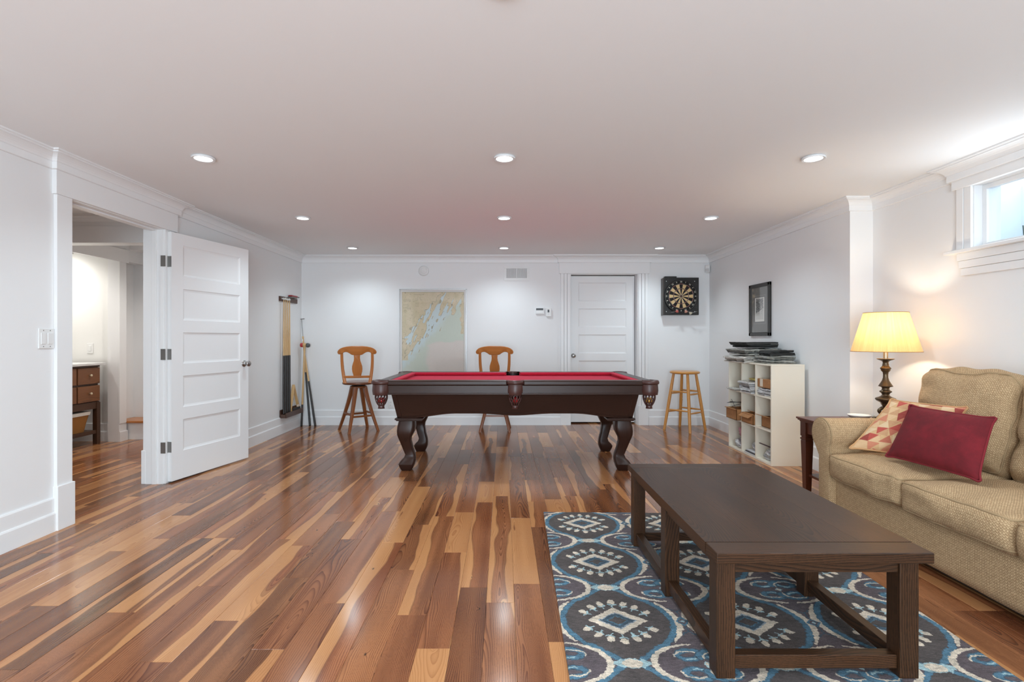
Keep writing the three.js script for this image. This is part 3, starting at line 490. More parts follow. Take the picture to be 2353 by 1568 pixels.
// ---------------------------------------------------------------- swivel counter chairs with splat backs
const honey = std({ map: woodTex([206, 132, 70], [164, 96, 46], 41, 60, 0.6, 0.25), roughness: 0.3 });
const honeyDark = std({ map: woodTex([150, 88, 46], [104, 56, 28], 43, 60, 0.7, 0.3), roughness: 0.32 });
const seatWood = std({ map: woodTex([128, 78, 50], [88, 50, 32], 44, 60, 0.7, 0.3), roughness: 0.2 });
function swivelChair(label, x, d, seatTurn, legTurn) {
  const c = thing('swivel_chair', label, 'chair', [x, 0, d], 0, null, false);
  const rot = (g) => { g.rotateY(seatTurn); return g; };
  // seat: saddled slab
  const seat = lathe([[0.0001, 0.604], [0.19, 0.604], [0.205, 0.61], [0.21, 0.62], [0.206, 0.632], [0.19, 0.637], [0.0001, 0.632]], 48); deform(seat, (v) => { const k = Math.hypot(v.x, v.z) || 1, s = Math.pow(Math.abs(v.x / k), 4) + Math.pow(Math.abs(v.z / k), 4), f = 1 / Math.pow(s, 0.16); v.x *= f * 0.97; v.z *= f * 0.95; });
  part('seat', rot(metreUV(seat, 'z')), seatWood, c);
  const bend = (g, lean0 = 0.17) => rot(metreUV(smooth(deform(g, (v) => { const k = (v.y - 0.62) / 0.48; v.z += lean0 + 0.075 * k + 0.035 * (1 - Math.pow(v.x / 0.2, 2)) * clamp(k * 1.2); }), 0.6), 'y'));
  const half = [[0, 1.1], [0.06, 1.1], [0.12, 1.094], [0.17, 1.083], [0.205, 1.068], [0.228, 1.048], [0.238, 1.026], [0.234, 1.006], [0.22, 0.996], [0.2, 0.996], [0.178, 1.006], [0.16, 1.02], [0.14, 1.026], [0.118, 1.024], [0.095, 1.013], [0.075, 0.998], [0.058, 0.988], [0, 0.986]];
  const edge = (pts, x) => { for (let i = 0; i < pts.length - 1; i++) if (x <= pts[i + 1][0] + 1e-9) return lerp(pts[i][1], pts[i + 1][1], clamp((x - pts[i][0]) / (pts[i + 1][0] - pts[i][0]))); return pts[pts.length - 1][1]; };
  const upper = half.slice(0, 7), lower = half.slice(6).reverse(), rings = [];
  for (let i = -24; i <= 24; i++) {
    const x = Math.sin(i / 24 * Math.PI / 2) * 0.238, ax = Math.abs(x), t = edge(upper, ax), l = edge(lower, ax), h = Math.max(t - l, 0.004), e = Math.min(0.006, h * 0.3), f = 0.013;
    const zo = 0.17 + 0.013 + 0.035 * (1 - Math.pow(x / 0.2, 2)), lean = (y) => 0.075 * (y - 0.62) / 0.48;
    rings.push([[f, t - e], [f - e, t], [-f + e, t], [-f, t - e], [-f, l + e], [-f + e, l], [f - e, l], [f, l + e]].map(([z, y]) => new THREE.Vector3(x, y, z + zo + lean(y))));
  }
  part('crest_rail', rot(metreUV(loft(rings, 0.75), 'x')), honey, c);
  const sp = [[0.04, 0.995], [0.036, 0.95], [0.04, 0.915], [0.052, 0.88], [0.062, 0.845], [0.064, 0.81], [0.06, 0.775], [0.05, 0.74], [0.046, 0.715]];
  part('splat', bend(extrude([...sp, ...sp.slice().reverse().map(([a, b]) => [-a, b])], 0.014, 0.003).translate(0, 0, 0.004)), honey, c);
  part('lower_rail', bend(extrude([[-0.165, 0.695], [0.165, 0.695], [0.165, 0.725], [-0.165, 0.725]].flatMap((p, i, a) => { const q = a[(i + 1) % 4], o = []; for (let k = 0; k < 10; k++) o.push([lerp(p[0], q[0], k / 10), lerp(p[1], q[1], k / 10)]); return o; }), 0.02, 0.004)), honey, c);
  for (const s of [-1, 1]) {
    const pts = []; for (let k = 0; k <= 10; k++) { const t = k / 10; pts.push([s * (lerp(0.152, 0.185, t) + 0.012 * Math.sin(t * Math.PI)), lerp(0.63, 1.03, t), 0.18 + 0.078 * t * (0.84) - 0.012 * Math.sin(t * Math.PI), lerp(0.021, 0.016, t), lerp(0.02, 0.014, t)]); }
    part('back_post', rot(leg(pts, 0.35, 2)), honey, c);
  }
  part('swivel', [lathe([[0.0001, 0.582], [0.085, 0.582], [0.085, 0.588], [0.06, 0.59], [0.06, 0.6], [0.1, 0.602], [0.1, 0.606], [0.0001, 0.606]], 32)], plasticDark, c);
  part('base_block', lathe([[0.0001, 0.556], [0.1, 0.556], [0.105, 0.566], [0.1, 0.582], [0.0001, 0.582]], 32), honeyDark, c);
  const foot = 0.27, ends = [];
  for (let k = 0; k < 4; k++) {
    const A = legTurn + Math.PI / 4 + k * Math.PI / 2, rows = [];
    for (let i = 0; i <= 8; i++) { const t = i / 8, r = lerp(0.085, foot, Math.pow(t, 1.18)) ; rows.push([r * Math.cos(A), 0.575 * (1 - t), r * Math.sin(A), lerp(0.026, 0.016, t), lerp(0.026, 0.016, t)]); }
    part('leg', leg(rows, 0.3, 2, legTurn), honeyDark, c); ends.push([0.202 * Math.cos(A), 0.202 * Math.sin(A)]);
  }
  for (let k = 0; k < 4; k++) { const p = ends[k], q = ends[(k + 1) % 4], y = k % 2 ? 0.225 : 0.2; const w = new THREE.Vector3(q[0] - p[0], 0, q[1] - p[1]).normalize(); const g = new THREE.BoxGeometry(Math.hypot(q[0] - p[0], q[1] - p[1]), 0.024, 0.017); g.rotateY(-Math.atan2(w.z, w.x)); g.translate((p[0] + q[0]) / 2, y, (p[1] + q[1]) / 2); part('stretcher', metreUV(g, 'x'), honeyDark, c); }
  return c;
}
swivelChair('honey wood swivel chair beside the cue rack, turned with its legs askew', -1.885, 6.79, 0.2, -0.62);
swivelChair('honey wood swivel chair behind the pool table near the framed chart', -0.108, 6.84, -0.02, 0.02);

// ---------------------------------------------------------------- backless round stool
{
  const oak = std({ map: woodTex([222, 160, 84], [176, 112, 48], 47, 70, 0.7, 0.3), roughness: 0.28 });
  const s = thing('bar_stool', 'light oak backless round bar stool with double rungs below the dartboard', 'stool', [2.372, 0, 6.835], 0, null, false);
  part('seat', metreUV(lathe([[0.0001, 0.734], [0.165, 0.734], [0.182, 0.74], [0.19, 0.75], [0.186, 0.762], [0.17, 0.769], [0.0001, 0.764]], 48), 'x'), oak, s);
  const at = (k, y) => { const A = 0.09 + k * Math.PI / 2, r = lerp(0.262, 0.142, y / 0.735); return new THREE.Vector3(r * Math.cos(A), y, r * Math.sin(A)); };
  for (let k = 0; k < 4; k++) part('leg', metreUV(loft([0, 0.1, 0.35, 0.6, 0.736].map((y, i) => { const c = at(k, y), R = [0.0165, 0.0185, 0.021, 0.02, 0.017][i], o = []; for (let j = 0; j < 12; j++) o.push(new THREE.Vector3(c.x + R * Math.cos(j / 6 * Math.PI), y, c.z + R * Math.sin(j / 6 * Math.PI))); return o; }))), oak, s);
  for (let k = 0; k < 4; k++) for (const y of [0.235 + (k % 2) * 0.03, 0.475 + (k % 2) * 0.03]) { const a = at(k, y), b = at(k + 1, y), m = a.clone().lerp(b, 0.5); part('rung', metreUV(merge([bar(a, m, 0.0085, 0.0125), bar(m, b, 0.0125, 0.0085)]), 'x'), oak, s); }
}

// ---------------------------------------------------------------- coffee table
const walnut = phys({ map: woodTex([78, 50, 31], [26, 17, 10], 81, 130, 1.4, 1.1), roughness: 0.37, specularIntensity: 0.5 });
{
  const x0 = 0.725, x1 = 1.468, d0 = 1.777, d1 = 3.052, top = 0.46, bb = 0.1;
  const t = thing('coffee_table', 'dark walnut coffee table with six square legs and low stretchers on the rug', 'coffee table', [(x0 + x1) / 2, 0.012, (d0 + d1) / 2]);
  part('breadboard_end', box(x0, x1, top - 0.037, top, d0, d0 + bb - 0.0015, 0.004, 'x'), walnut, t);
  part('breadboard_end', box(x0, x1, top - 0.037, top, d1 - bb + 0.0015, d1, 0.004, 'x'), walnut, t);
  const n = 4, w = (x1 - x0) / n; for (let i = 0; i < n; i++) part('plank', box(x0 + i * w, x0 + (i + 1) * w, top - 0.037, top, d0 + bb, d1 - bb, 0.0006, 'z'), walnut, t);
  const L = 0.066, ix0 = x0 + 0.012, ix1 = x1 - 0.03, dn = d0 + 0.03, df = d1 - 0.03, dm = (dn + df) / 2 - L / 2, ly = top - 0.038;
  for (const x of [ix0, ix1 - L]) for (const d of [dn, dm, df - L]) part('leg', box(x, x + L, 0.0126, ly, d, d + L, 0.003), walnut, t);
  for (const d of [dn + 0.008, df - L + 0.014]) part('apron', box(ix0 + L, ix1 - L, ly - 0.044, ly, d, d + 0.04, 0.002, 'x'), walnut, t);
  for (const x of [ix0 + 0.008, ix1 - L + 0.014]) { part('apron', box(x, x + 0.04, ly - 0.03, ly, dn + L, dm, 0.002, 'z'), walnut, t); part('apron', box(x, x + 0.04, ly - 0.03, ly, dm + L, df - L, 0.002, 'z'), walnut, t); }
  const sy0 = 0.04, sy1 = 0.088;
  for (const d of [dn + 0.013, df - L + 0.013]) part('stretcher', box(ix0 + L, ix1 - L, sy0, sy1, d, d + 0.04, 0.003, 'x'), walnut, t);
  for (const x of [ix0 + 0.013, ix1 - L + 0.013]) { part('stretcher', box(x, x + 0.04, sy0, sy1, dn + L, dm, 0.003, 'z'), walnut, t); part('stretcher', box(x, x + 0.04, sy0, sy1, dm + L, df - L, 0.003, 'z'), walnut, t); }
}

// ---------------------------------------------------------------- rug, drawn as tufted wool
{
  const RW = 1.56, RL = 2.44, S = 820, W = Math.round(RW * S), H = Math.round(RL * S);
  const cream = '#c6b8a6', blue = '#4b6d80', deep = '#3d4f5c', pale = '#96aeb2', ground = '#574d50', inner = '#4c4543';
  const src = document.createElement('canvas'); src.width = W; src.height = H; const k = src.getContext('2d');
  k.fillStyle = ground; k.fillRect(0, 0, W, H); k.lineCap = 'round'; k.lineJoin = 'round';
  const P = 0.577, C = 0.54;
  // u across from the column middle, v along from the diamond middle (metres); v grows away from the camera
  const cell = (cx, cv) => {
    const T = (u, v) => [(cx + u) * S, (cv - v) * S];
    const path = (pts, close) => { k.beginPath(); pts.forEach((p, i) => i ? k.lineTo(...T(...p)) : k.moveTo(...T(...p))); if (close) k.closePath(); };
    const stroke = (pts, c, w) => { path(pts); k.strokeStyle = c; k.lineWidth = w * S; k.stroke(); };
    const fill = (pts, c) => { path(pts, true); k.fillStyle = c; k.fill(); };
    const curve = (f, a, b, n = 40) => Array.from({ length: n + 1 }, (_, i) => f(lerp(a, b, i / n)));
    const taper = (pts, c, w) => { for (let i = 0; i < pts.length - 1; i++) { const t = (i + 0.5) / (pts.length - 1); stroke([pts[i], pts[i + 1]], c, w * (0.35 + 0.65 * Math.sin(t * Math.PI))); } };
    const ell = (u, v, a, b, c, rot = 0) => { const [x, y] = T(u, v); k.beginPath(); k.ellipse(x, y, a * S, b * S, rot, 0, 7); k.fillStyle = c; k.fill(); };
    // medallion field
    const wid = (v) => { const t = Math.abs(v) / (P / 2); return 0.2 * Math.pow(Math.max(0, Math.cos(Math.min(1, t * 1.06) * Math.PI / 2)), 0.8) + 0.03 + 0.014 * Math.sin(t * Math.PI * 2.2) * (t > 0.6 ? 1 : 0); };
    fill([...curve((v) => [-wid(v), v], -P / 2, P / 2), ...curve((v) => [wid(v), v], P / 2, -P / 2)], inner);
    for (const s of [-1, 1]) {
      stroke(curve((v) => [s * (wid(v) - 0.004), v], -P / 2, P / 2, 60), deep, 0.026);
      stroke(curve((v) => [s * (wid(v) - 0.004), v], -P / 2, P / 2, 60), blue, 0.021);
      taper(curve((v) => [s * (wid(v) + 0.021), v], -0.15, 0.15, 40), cream, 0.028);
      // pale leaves at the neck
      fill([...curve((t) => [s * (0.035 + 0.045 * t), P / 2 + 0.032 * (1 - t) * (1 - 0.2 * t)], 0, 1, 8), ...curve((t) => [s * (0.08 - 0.05 * t), P / 2 - 0.03 * t], 0, 1, 8)], pale);
    }
    ell(0, P / 2, 0.042, 0.03, pale); ell(0, P / 2, 0.037, 0.0255, cream);
    // diamond
    const dia = (a, b) => [[-a, 0], [0, b], [a, 0], [0, -b]];
    fill(dia(0.125, 0.103), cream); fill(dia(0.079, 0.066), '#8a939a'); fill(dia(0.07, 0.058), deep); fill(dia(0.047, 0.039), blue); fill(dia(0.04, 0.033), inner);
    // buds on their leaves around the diamond
    const buds = [[0, 0.152], [0.052, 0.135], [0.096, 0.108], [0.135, 0.066]];
    for (const sv of [1, -1]) for (const su of [1, -1]) buds.forEach(([u, v], i) => {
      if (!i && su < 0) return; const U = u * su, W2 = v * sv, rot = Math.atan2(U, W2 * 1.3);
      ell(U, W2, 0.0148, 0.0205, cream, rot);
      const bx = U * 0.87, by = W2 * 0.82, px = Math.cos(rot), py = -Math.sin(rot);
      stroke([[bx - px * 0.016 + U * 0.05, by - py * 0.016 + W2 * 0.04], [bx, by], [bx + px * 0.016 + U * 0.05, by + py * 0.016 + W2 * 0.04]], pale, 0.0085); stroke([[bx, by], [U * 0.76, W2 * 0.7]], pale, 0.0065);
    });
    // scroll ovals half a step over
    for (const s of [-1, 1]) {
      const ox = C / 2, oy = P / 2;
      taper(curve((a) => [s * (ox - 0.19 * Math.cos(a)), oy + 0.125 * Math.sin(a)], -1.45, 1.45, 40), cream, 0.025);
      for (const q of [-1, 1]) {
        const sp = curve((t) => { const a = Math.PI * (1.1 - 2.0 * t), r = 0.052 * (1 - 0.55 * t); return [s * (ox - 0.06 - r * Math.cos(a) * 1.25 + 0.012), oy + q * (0.05 + r * Math.sin(a) * 0.75)]; }, 0, 1, 30);
        stroke(sp, deep, 0.03); stroke(sp, blue, 0.021); stroke(sp.slice(0, 18).map(([u, v]) => [u - s * 0.014, v - q * 0.006]), cream, 0.007); stroke(sp.slice(22), pale, 0.008);
      }
      const dm2 = (a, b, yy) => [[s * ox - a, yy], [s * ox, yy + b], [s * ox + a, yy], [s * ox, yy - b]];
      fill(dm2(0.03, 0.034, 0), blue); fill(dm2(0.019, 0.02, 0), ground); fill(dm2(0.01, 0.01, 0), pale);
      fill(dm2(0.017, 0.02, oy), pale); fill(dm2(0.009, 0.011, oy), cream);
      stroke([[s * ox, 0.036], [s * ox, 0.075], [s * ox - 0.03, 0.1]], deep, 0.006); stroke([[s * ox, 0.075], [s * ox + 0.03, 0.1]], deep, 0.006); stroke([[s * ox, -0.036], [s * ox, -0.075], [s * ox - 0.03, -0.1]], deep, 0.006); stroke([[s * ox, -0.075], [s * ox + 0.03, -0.1]], deep, 0.006);
    }
  };
  for (let r = -1; r < 6; r++) for (let c = -1; c < 4; c++) cell(0.237 + c * C, 0.211 + r * P);
  const s = k.getImageData(0, 0, W, H).data;
  const tex = dataTex(W, H, (a) => {
    for (let j = 0; j < H; j++) for (let i = 0; i < W; i++) {
      const x = clamp(Math.round(i + 3.2 * vn(i / 9, j / 9, 3) + 2 * vn(i / 3, j / 3, 4)), 0, W - 1), y = clamp(Math.round(j + 3.2 * vn(i / 9, j / 9, 13) + 2 * vn(i / 3, j / 3, 14)), 0, H - 1), o = (y * W + x) * 4, e = ((H - 1 - j) * W + i) * 4;
      const f = 1 + 0.16 * vn(i / 1.7, j / 1.7, 21) + 0.12 * vn(i / 14, j / 5, 22) + 0.06 * vn(i / 60, j / 60, 23);
      for (let q = 0; q < 3; q++) a[e + q] = clamp(s[o + q] * f, 0, 255); a[e + 3] = 255;
    }
  });
  const pile = dataTex(512, 512, (a, w, h) => { for (let j = 0; j < h; j++) for (let i = 0; i < w; i++) { const v = 127 + 90 * vn(i / 2, j / 2, 31) + 40 * vn(i / 9, j / 9, 32), o = (j * w + i) * 4; a[o] = a[o + 1] = a[o + 2] = clamp(v, 0, 255); a[o + 3] = 255; } }, false);
  pile.repeat.set(4, 6);
  const g = new RoundedBoxGeometry(RW, 0.012, RL, 2, 0.004), p = g.attributes.position, uv = g.attributes.uv;
  for (let i = 0; i < p.count; i++) uv.setXY(i, p.getX(i) / RW + 0.5, 0.5 - p.getZ(i) / RL);
  const m = new THREE.Mesh(g, std({ map: tex, bumpMap: pile, bumpScale: 0.0015, roughness: 0.98 })); m.name = numbered('area_rug'); m.castShadow = m.receiveShadow = true;
  m.position.set(1.022, 0.0062, -(3.535 - RL / 2)); m.rotation.y = -0.024; scene.add(m);
  tag(m, 'blue, cream and charcoal ogee patterned area rug under the coffee table', 'rug');
}

// ---------------------------------------------------------------- sofa
const weaveTex = (light, dark) => dataTex(256, 256, (a, w, h) => {
  for (let j = 0; j < h; j++) for (let i = 0; i < w; i++) {
    const p = (i + j) / 16, q = (i - j + 256) / 16, cp = Math.floor(p), cq = Math.floor(q), fp = p - cp - 0.5, fq = q - cq - 0.5, over = (cp + cq) & 1;
    const th = over ? Math.cos(fp * Math.PI) * (0.75 + 0.25 * Math.cos(fq * 14)) : Math.cos(fq * Math.PI) * (0.75 + 0.25 * Math.cos(fp * 14));
    const k = clamp(th * (over ? 1 : 0.72) + 0.22 * (hash(cp & 31, cq & 31, 5) - 0.5) + 0.12 * vn(i / 2, j / 2, 6)), o = (j * w + i) * 4;
    for (let z = 0; z < 3; z++) a[o + z] = lerp(dark[z], light[z], k); a[o + 3] = 255;
  }
});
const tweedMap = weaveTex([226, 196, 154], [138, 108, 76]); tweedMap.repeat.set(1 / 0.19, 1 / 0.19);
const tweed = std({ map: tweedMap, bumpMap: tweedMap, bumpScale: 0.003, roughness: 0.95 });
const pipeMat = std({ color: srgb(160, 134, 100), roughness: 0.95 });
// soft block: a box whose corners are rounded and whose faces swell; returns the shape and the map that made it
function softBlock(w, h, l, r, swell, seed, crease = 0.004, n = [22, 10, 22]) {
  const map = (v) => {
    const sx = v.x / (w / 2), sy = v.y / (h / 2), sz = v.z / (l / 2), q = new THREE.Vector3(clamp(v.x, -w / 2 + r, w / 2 - r), clamp(v.y, -h / 2 + r, h / 2 - r), clamp(v.z, -l / 2 + r, l / 2 - r)), e = v.clone().sub(q);
    if (e.lengthSq() > 1e-12) e.normalize().multiplyScalar(r); const o = q.add(e), bx = (1 - sx * sx), by = (1 - sy * sy), bz = (1 - sz * sz);
    o.x += swell[0] * sx * by * bz; o.y += swell[1] * sy * bx * bz; o.z += swell[2] * sz * bx * by;
    o.x += crease * vn(v.y * 14 + 3, v.z * 9, seed) ; o.y += crease * vn(v.x * 9, v.z * 9 + v.x * 4, seed + 1); o.z += crease * vn(v.x * 9, v.y * 14, seed + 2);
    const fold = crease * 0.9 * Math.pow(Math.abs(vn(v.z * 13 + 2 * vn(v.y * 6, v.z * 3, seed), v.y * 3, seed + 4)), 1.5) * (1 - Math.min(1, sy * sy)); o.x -= Math.sign(sx) * fold;
    return v.copy(o);
  };
  const g = new THREE.BoxGeometry(w, h, l, ...n), p = g.attributes.position, nn = g.attributes.normal, uv = g.attributes.uv;
  for (let i = 0; i < p.count; i++) { const a = [p.getX(i), p.getY(i), p.getZ(i)], k = Math.abs(nn.getX(i)) > 0.5 ? [2, 1] : Math.abs(nn.getY(i)) > 0.5 ? [0, 2] : [0, 1]; uv.setXY(i, a[k[0]], a[k[1]]); }
  const v = new THREE.Vector3(); for (let i = 0; i < p.count; i++) { v.fromBufferAttribute(p, i); map(v); p.setXYZ(i, v.x, v.y, v.z); }
  // smooth normals across the box seams
  const key = new Map(), acc = []; g.computeVertexNormals(); const N = g.attributes.normal;
  for (let i = 0; i < p.count; i++) { const id = [p.getX(i), p.getY(i), p.getZ(i)].map((z) => Math.round(z * 2e4)).join(); if (!key.has(id)) { key.set(id, acc.length); acc.push([new THREE.Vector3(), []]); } const e = acc[key.get(id)]; e[0].add(v.fromBufferAttribute(N, i)); e[1].push(i); }
  for (const [s, ids] of acc) { s.normalize(); for (const i of ids) N.setXYZ(i, s.x, s.y, s.z); }
  return { g, map };
}
function pipingLoop(map, pts, r = 0.0052, seg = 120) { const out = []; for (let i = 0; i < pts.length; i++) { const a = pts[i], b = pts[(i + 1) % pts.length]; for (let k = 0; k < 10; k++) out.push(map(a.clone().lerp(b, k / 10))); } return tube(out, r, seg, 6, true); }
{
  const s = thing('sofa', 'beige woven fabric sofa with rolled arms and loose cushions against the window wall', 'sofa', [2.5, 0, 2.45]);
  const at = (q, x, y, d, rz = 0) => { if (rz) q.rotateZ(rz); q.translate(x, y, -d); return q; };
  part('base', at(softBlock(0.82, 0.265, 2.1, 0.02, [0.004, 0, 0.004], 3, 0.002, [10, 6, 30]).g, 2.535, 0.1825, 2.43), tweed, s);
  part('plinth', box(2.19, 2.9, 0.02, 0.06, 1.42, 3.44), liner, s);
  for (const [x, d] of [[2.22, 1.46], [2.22, 3.4], [2.86, 1.46], [2.86, 3.4]]) part('foot', box(x - 0.025, x + 0.025, 0, 0.06, d - 0.025, d + 0.025, 0.004), liner, s);
  for (const [dc, sd] of [[3.415, 1], [1.445, -1]]) {
    // scroll arm: outline in the plane across the arm, run back along x
    const pts = []; const m = -sd, cx = 0.02 * m, cy = 0.565, R = 0.103;
    for (let i = 0; i <= 26; i++) { const a = -0.75 + i / 26 * (Math.PI + 1.35); pts.push([cx + R * Math.cos(a) * m, cy + R * Math.sin(a)]); }
    const o = [...pts, [-0.075 * m, 0.44], [-0.075 * m, 0.06], [0.045 * m, 0.06], [0.045 * m, 0.42]];
    const poly = m > 0 ? o : o.slice().reverse();
    const g = extrude(poly, 0.86, 0.02, 14); const q = smooth(g, 0.75); q.rotateY(-Math.PI / 2); deform(q, (v) => { const k = clamp((v.y - 0.3) / 0.3); v.y += 0.004 * vn(v.x * 8, v.z * 10, 9) * k; }); const q2 = smooth(q, 0.75); q2.translate(2.94, 0, -dc); metreUV(q2, 'y'); part('arm', q2, tweed, s);
    part('piping', tube(pts.concat([[-0.075 * m, 0.44], [-0.075 * m, 0.3]]).map(([z, y]) => V(2.094, y, dc - z)), 0.0055, 80, 6), pipeMat, s);
  }
  part('back_frame', at(softBlock(0.2, 0.62, 2.02, 0.07, [0.01, 0.01, 0.02], 5, 0.004, [8, 14, 30]).g, 2.91, 0.56, 2.43, -0.06), tweed, s);
  // seat cushions
  for (const [d0, d1, dy, sd] of [[2.738, 3.33, 0.004, 11], [2.118, 2.742, 0, 12], [1.51, 2.114, -0.004, 13]]) {
    const l = d1 - d0, { g, map } = softBlock(0.62, 0.165, l, 0.042, [0.03, 0.024, 0.008], sd, 0.009, [30, 12, 32]);
    const c = part('seat_cushion', at(g, 2.375, 0.376 + dy, (d0 + d1) / 2), tweed, s);
    const hw = 0.31, hh = 0.0825, hl = l / 2;
    for (const y of [hh * 0.93, -hh * 0.9]) part('piping', at(pipingLoop(map, [new THREE.Vector3(-hw, y, -hl), new THREE.Vector3(hw, y, -hl), new THREE.Vector3(hw, y, hl), new THREE.Vector3(-hw, y, hl)]), 2.375, 0.376 + dy, (d0 + d1) / 2), pipeMat, c);
  }
  // back cushions
  for (const [d0, d1, sd] of [[2.725, 3.385, 21], [2.09, 2.72, 22], [1.47, 2.085, 23]]) {
    const l = d1 - d0, { g, map } = softBlock(0.22, 0.56, l, 0.085, [0.05, 0.02, 0.012], sd, 0.016, [16, 28, 28]);
    const c = part('back_cushion', at(g, 2.735, 0.715, (d0 + d1) / 2, -0.2), tweed, s);
    part('piping', at(pipingLoop(map, [new THREE.Vector3(-0.09, 0.28, -l / 2), new THREE.Vector3(-0.09, 0.28, l / 2), new THREE.Vector3(-0.09, -0.28, l / 2), new THREE.Vector3(-0.09, -0.28, -l / 2)], 0.005), 2.735, 0.715, (d0 + d1) / 2, -0.2), pipeMat, c);
  }
}
// throw pillows: stretched between four corners
function pillow(name, label, mat, pipe, [BL, BR, TR, TL], puff, seed) {
  const n = 26, front = [], nrm = BR.clone().sub(BL).cross(TL.clone().sub(BL)).normalize();
  const P = (u, v, s) => {
    const pinch = 0.045, uu = u + pinch * (2 * v - 1) * (2 * v - 1) * 0, c = (t) => Math.pow(Math.max(0, 1 - Math.pow(Math.abs(2 * t - 1), 2.6)), 0.55);
    const ins = 0.035, u2 = 0.5 + (u - 0.5) * (1 - ins * c(v) * 1.6), v2 = 0.5 + (v - 0.5) * (1 - ins * c(u) * 1.6);
    const b = BL.clone().multiplyScalar((1 - u2) * (1 - v2)).addScaledVector(BR, u2 * (1 - v2)).addScaledVector(TR, u2 * v2).addScaledVector(TL, (1 - u2) * v2);
    return b.addScaledVector(nrm, s * (puff * c(u) * c(v) + 0.004 * vn(u * 5, v * 5, seed + s) * c(u) * c(v)));
  };
  const pos = [], uv = [], idx = [];
  for (const s of [1, -1]) { const o = pos.length / 3; for (let j = 0; j <= n; j++) for (let i = 0; i <= n; i++) { const q = P(i / n, j / n, s); pos.push(q.x, q.y, q.z); uv.push(i / n, j / n); } for (let j = 0; j < n; j++) for (let i = 0; i < n; i++) { const a = o + j * (n + 1) + i, b = a + 1, c = a + n + 2, e = a + n + 1; s > 0 ? idx.push(a, b, c, a, c, e) : idx.push(a, c, b, a, e, c); } }
  const g = new THREE.BufferGeometry(); g.setAttribute('position', new THREE.Float32BufferAttribute(pos, 3)); g.setAttribute('uv', new THREE.Float32BufferAttribute(uv, 2)); g.setIndex(idx); g.computeVertexNormals();
  const c = BL.clone().add(BR).multiplyScalar(0.5), t = thing(name, label, 'pillow', [c.x, c.y, -c.z]);
  const body = part('cover', g, mat, t), rim = []; for (const [a, b] of [[[0, 0], [1, 0]], [[1, 0], [1, 1]], [[1, 1], [0, 1]], [[0, 1], [0, 0]]]) for (let k = 0; k < 10; k++) rim.push(P(lerp(a[0], b[0], k / 10), lerp(a[1], b[1], k / 10), 0));
  part('welt', tube(rim, 0.0055, 140, 6, true), pipe, t); return t;
}
{
  const velvetTex = dataTex(512, 512, (a, w, h) => { for (let j = 0; j < h; j++) for (let i = 0; i < w; i++) { const k = clamp(0.5 + 0.5 * fbm(i / 40, j / 60, 3) + 0.18 * vn(i / 2, j / 2, 4)), o = (j * w + i) * 4; a[o] = lerp(88, 120, k); a[o + 1] = lerp(8, 18, k); a[o + 2] = lerp(18, 30, k); a[o + 3] = 255; } });
  const velvet = phys({ map: velvetTex, roughness: 0.9, sheen: 0.15, sheenRoughness: 0.45, sheenColor: lin(0.5, 0.1, 0.12) });
  pillow('throw_pillow', 'plain dark red velvet throw pillow leaning on the sofa back', velvet, std({ color: srgb(120, 24, 34), roughness: 0.9 }), [V(2.335, 0.475, 3.19), V(2.41, 0.468, 2.64), V(2.585, 0.775, 2.74), V(2.49, 0.785, 3.2)].map((v) => v.set(v.x * 0.952, EYE + (v.y - EYE) * 0.952, v.z * 0.952)), 0.056, 5);
  const fan = canvasTex(512, 512, (k, w, h) => {
    k.fillStyle = '#cda679'; k.fillRect(0, 0, w, h); const cols = ['#b0413a', '#c97b60', '#8e2f2c', '#d9b58a', '#c2926a', '#b5604c', '#dcc09a']; let z = 7; const r = () => { z = (z * 16807) % 2147483647; return z / 2147483647; };
    for (let y = 0; y < 5; y++) for (let x = 0; x < 5; x++) { const cx = (x + (y % 2 ? 0.5 : 0)) * 150, cy = y * 140 + 20, m = 6; for (let i = 0; i < m; i++) { const a = i / m * 6.283 + 0.3 * r(), b = a + 6.283 / m; k.beginPath(); k.moveTo(cx, cy); k.lineTo(cx + 84 * Math.cos(a), cy + 84 * Math.sin(a)); k.quadraticCurveTo(cx + 72 * Math.cos((a + b) / 2), cy + 72 * Math.sin((a + b) / 2), cx + 84 * Math.cos(b), cy + 84 * Math.sin(b)); k.closePath(); k.globalAlpha = 0.85; k.fillStyle = cols[Math.floor(r() * cols.length)]; k.fill(); } }
    k.globalAlpha = 0.12; for (let i = 0; i < 2600; i++) { k.fillStyle = r() < 0.5 ? '#7a2a24' : '#ecd9b8'; k.fillRect(r() * w, r() * h, 3 + 20 * r(), 1.5); }
  });
  pillow('throw_pillow', 'cream and red fan patterned throw pillow in the sofa corner', std({ map: fan, roughness: 0.92 }), std({ color: srgb(196, 150, 104), roughness: 0.9 }), [V(2.175, 0.502, 3.285), V(2.44, 0.505, 2.9), V(2.555, 0.815, 2.872), V(2.425, 0.813, 3.265)], 0.042, 15);
}

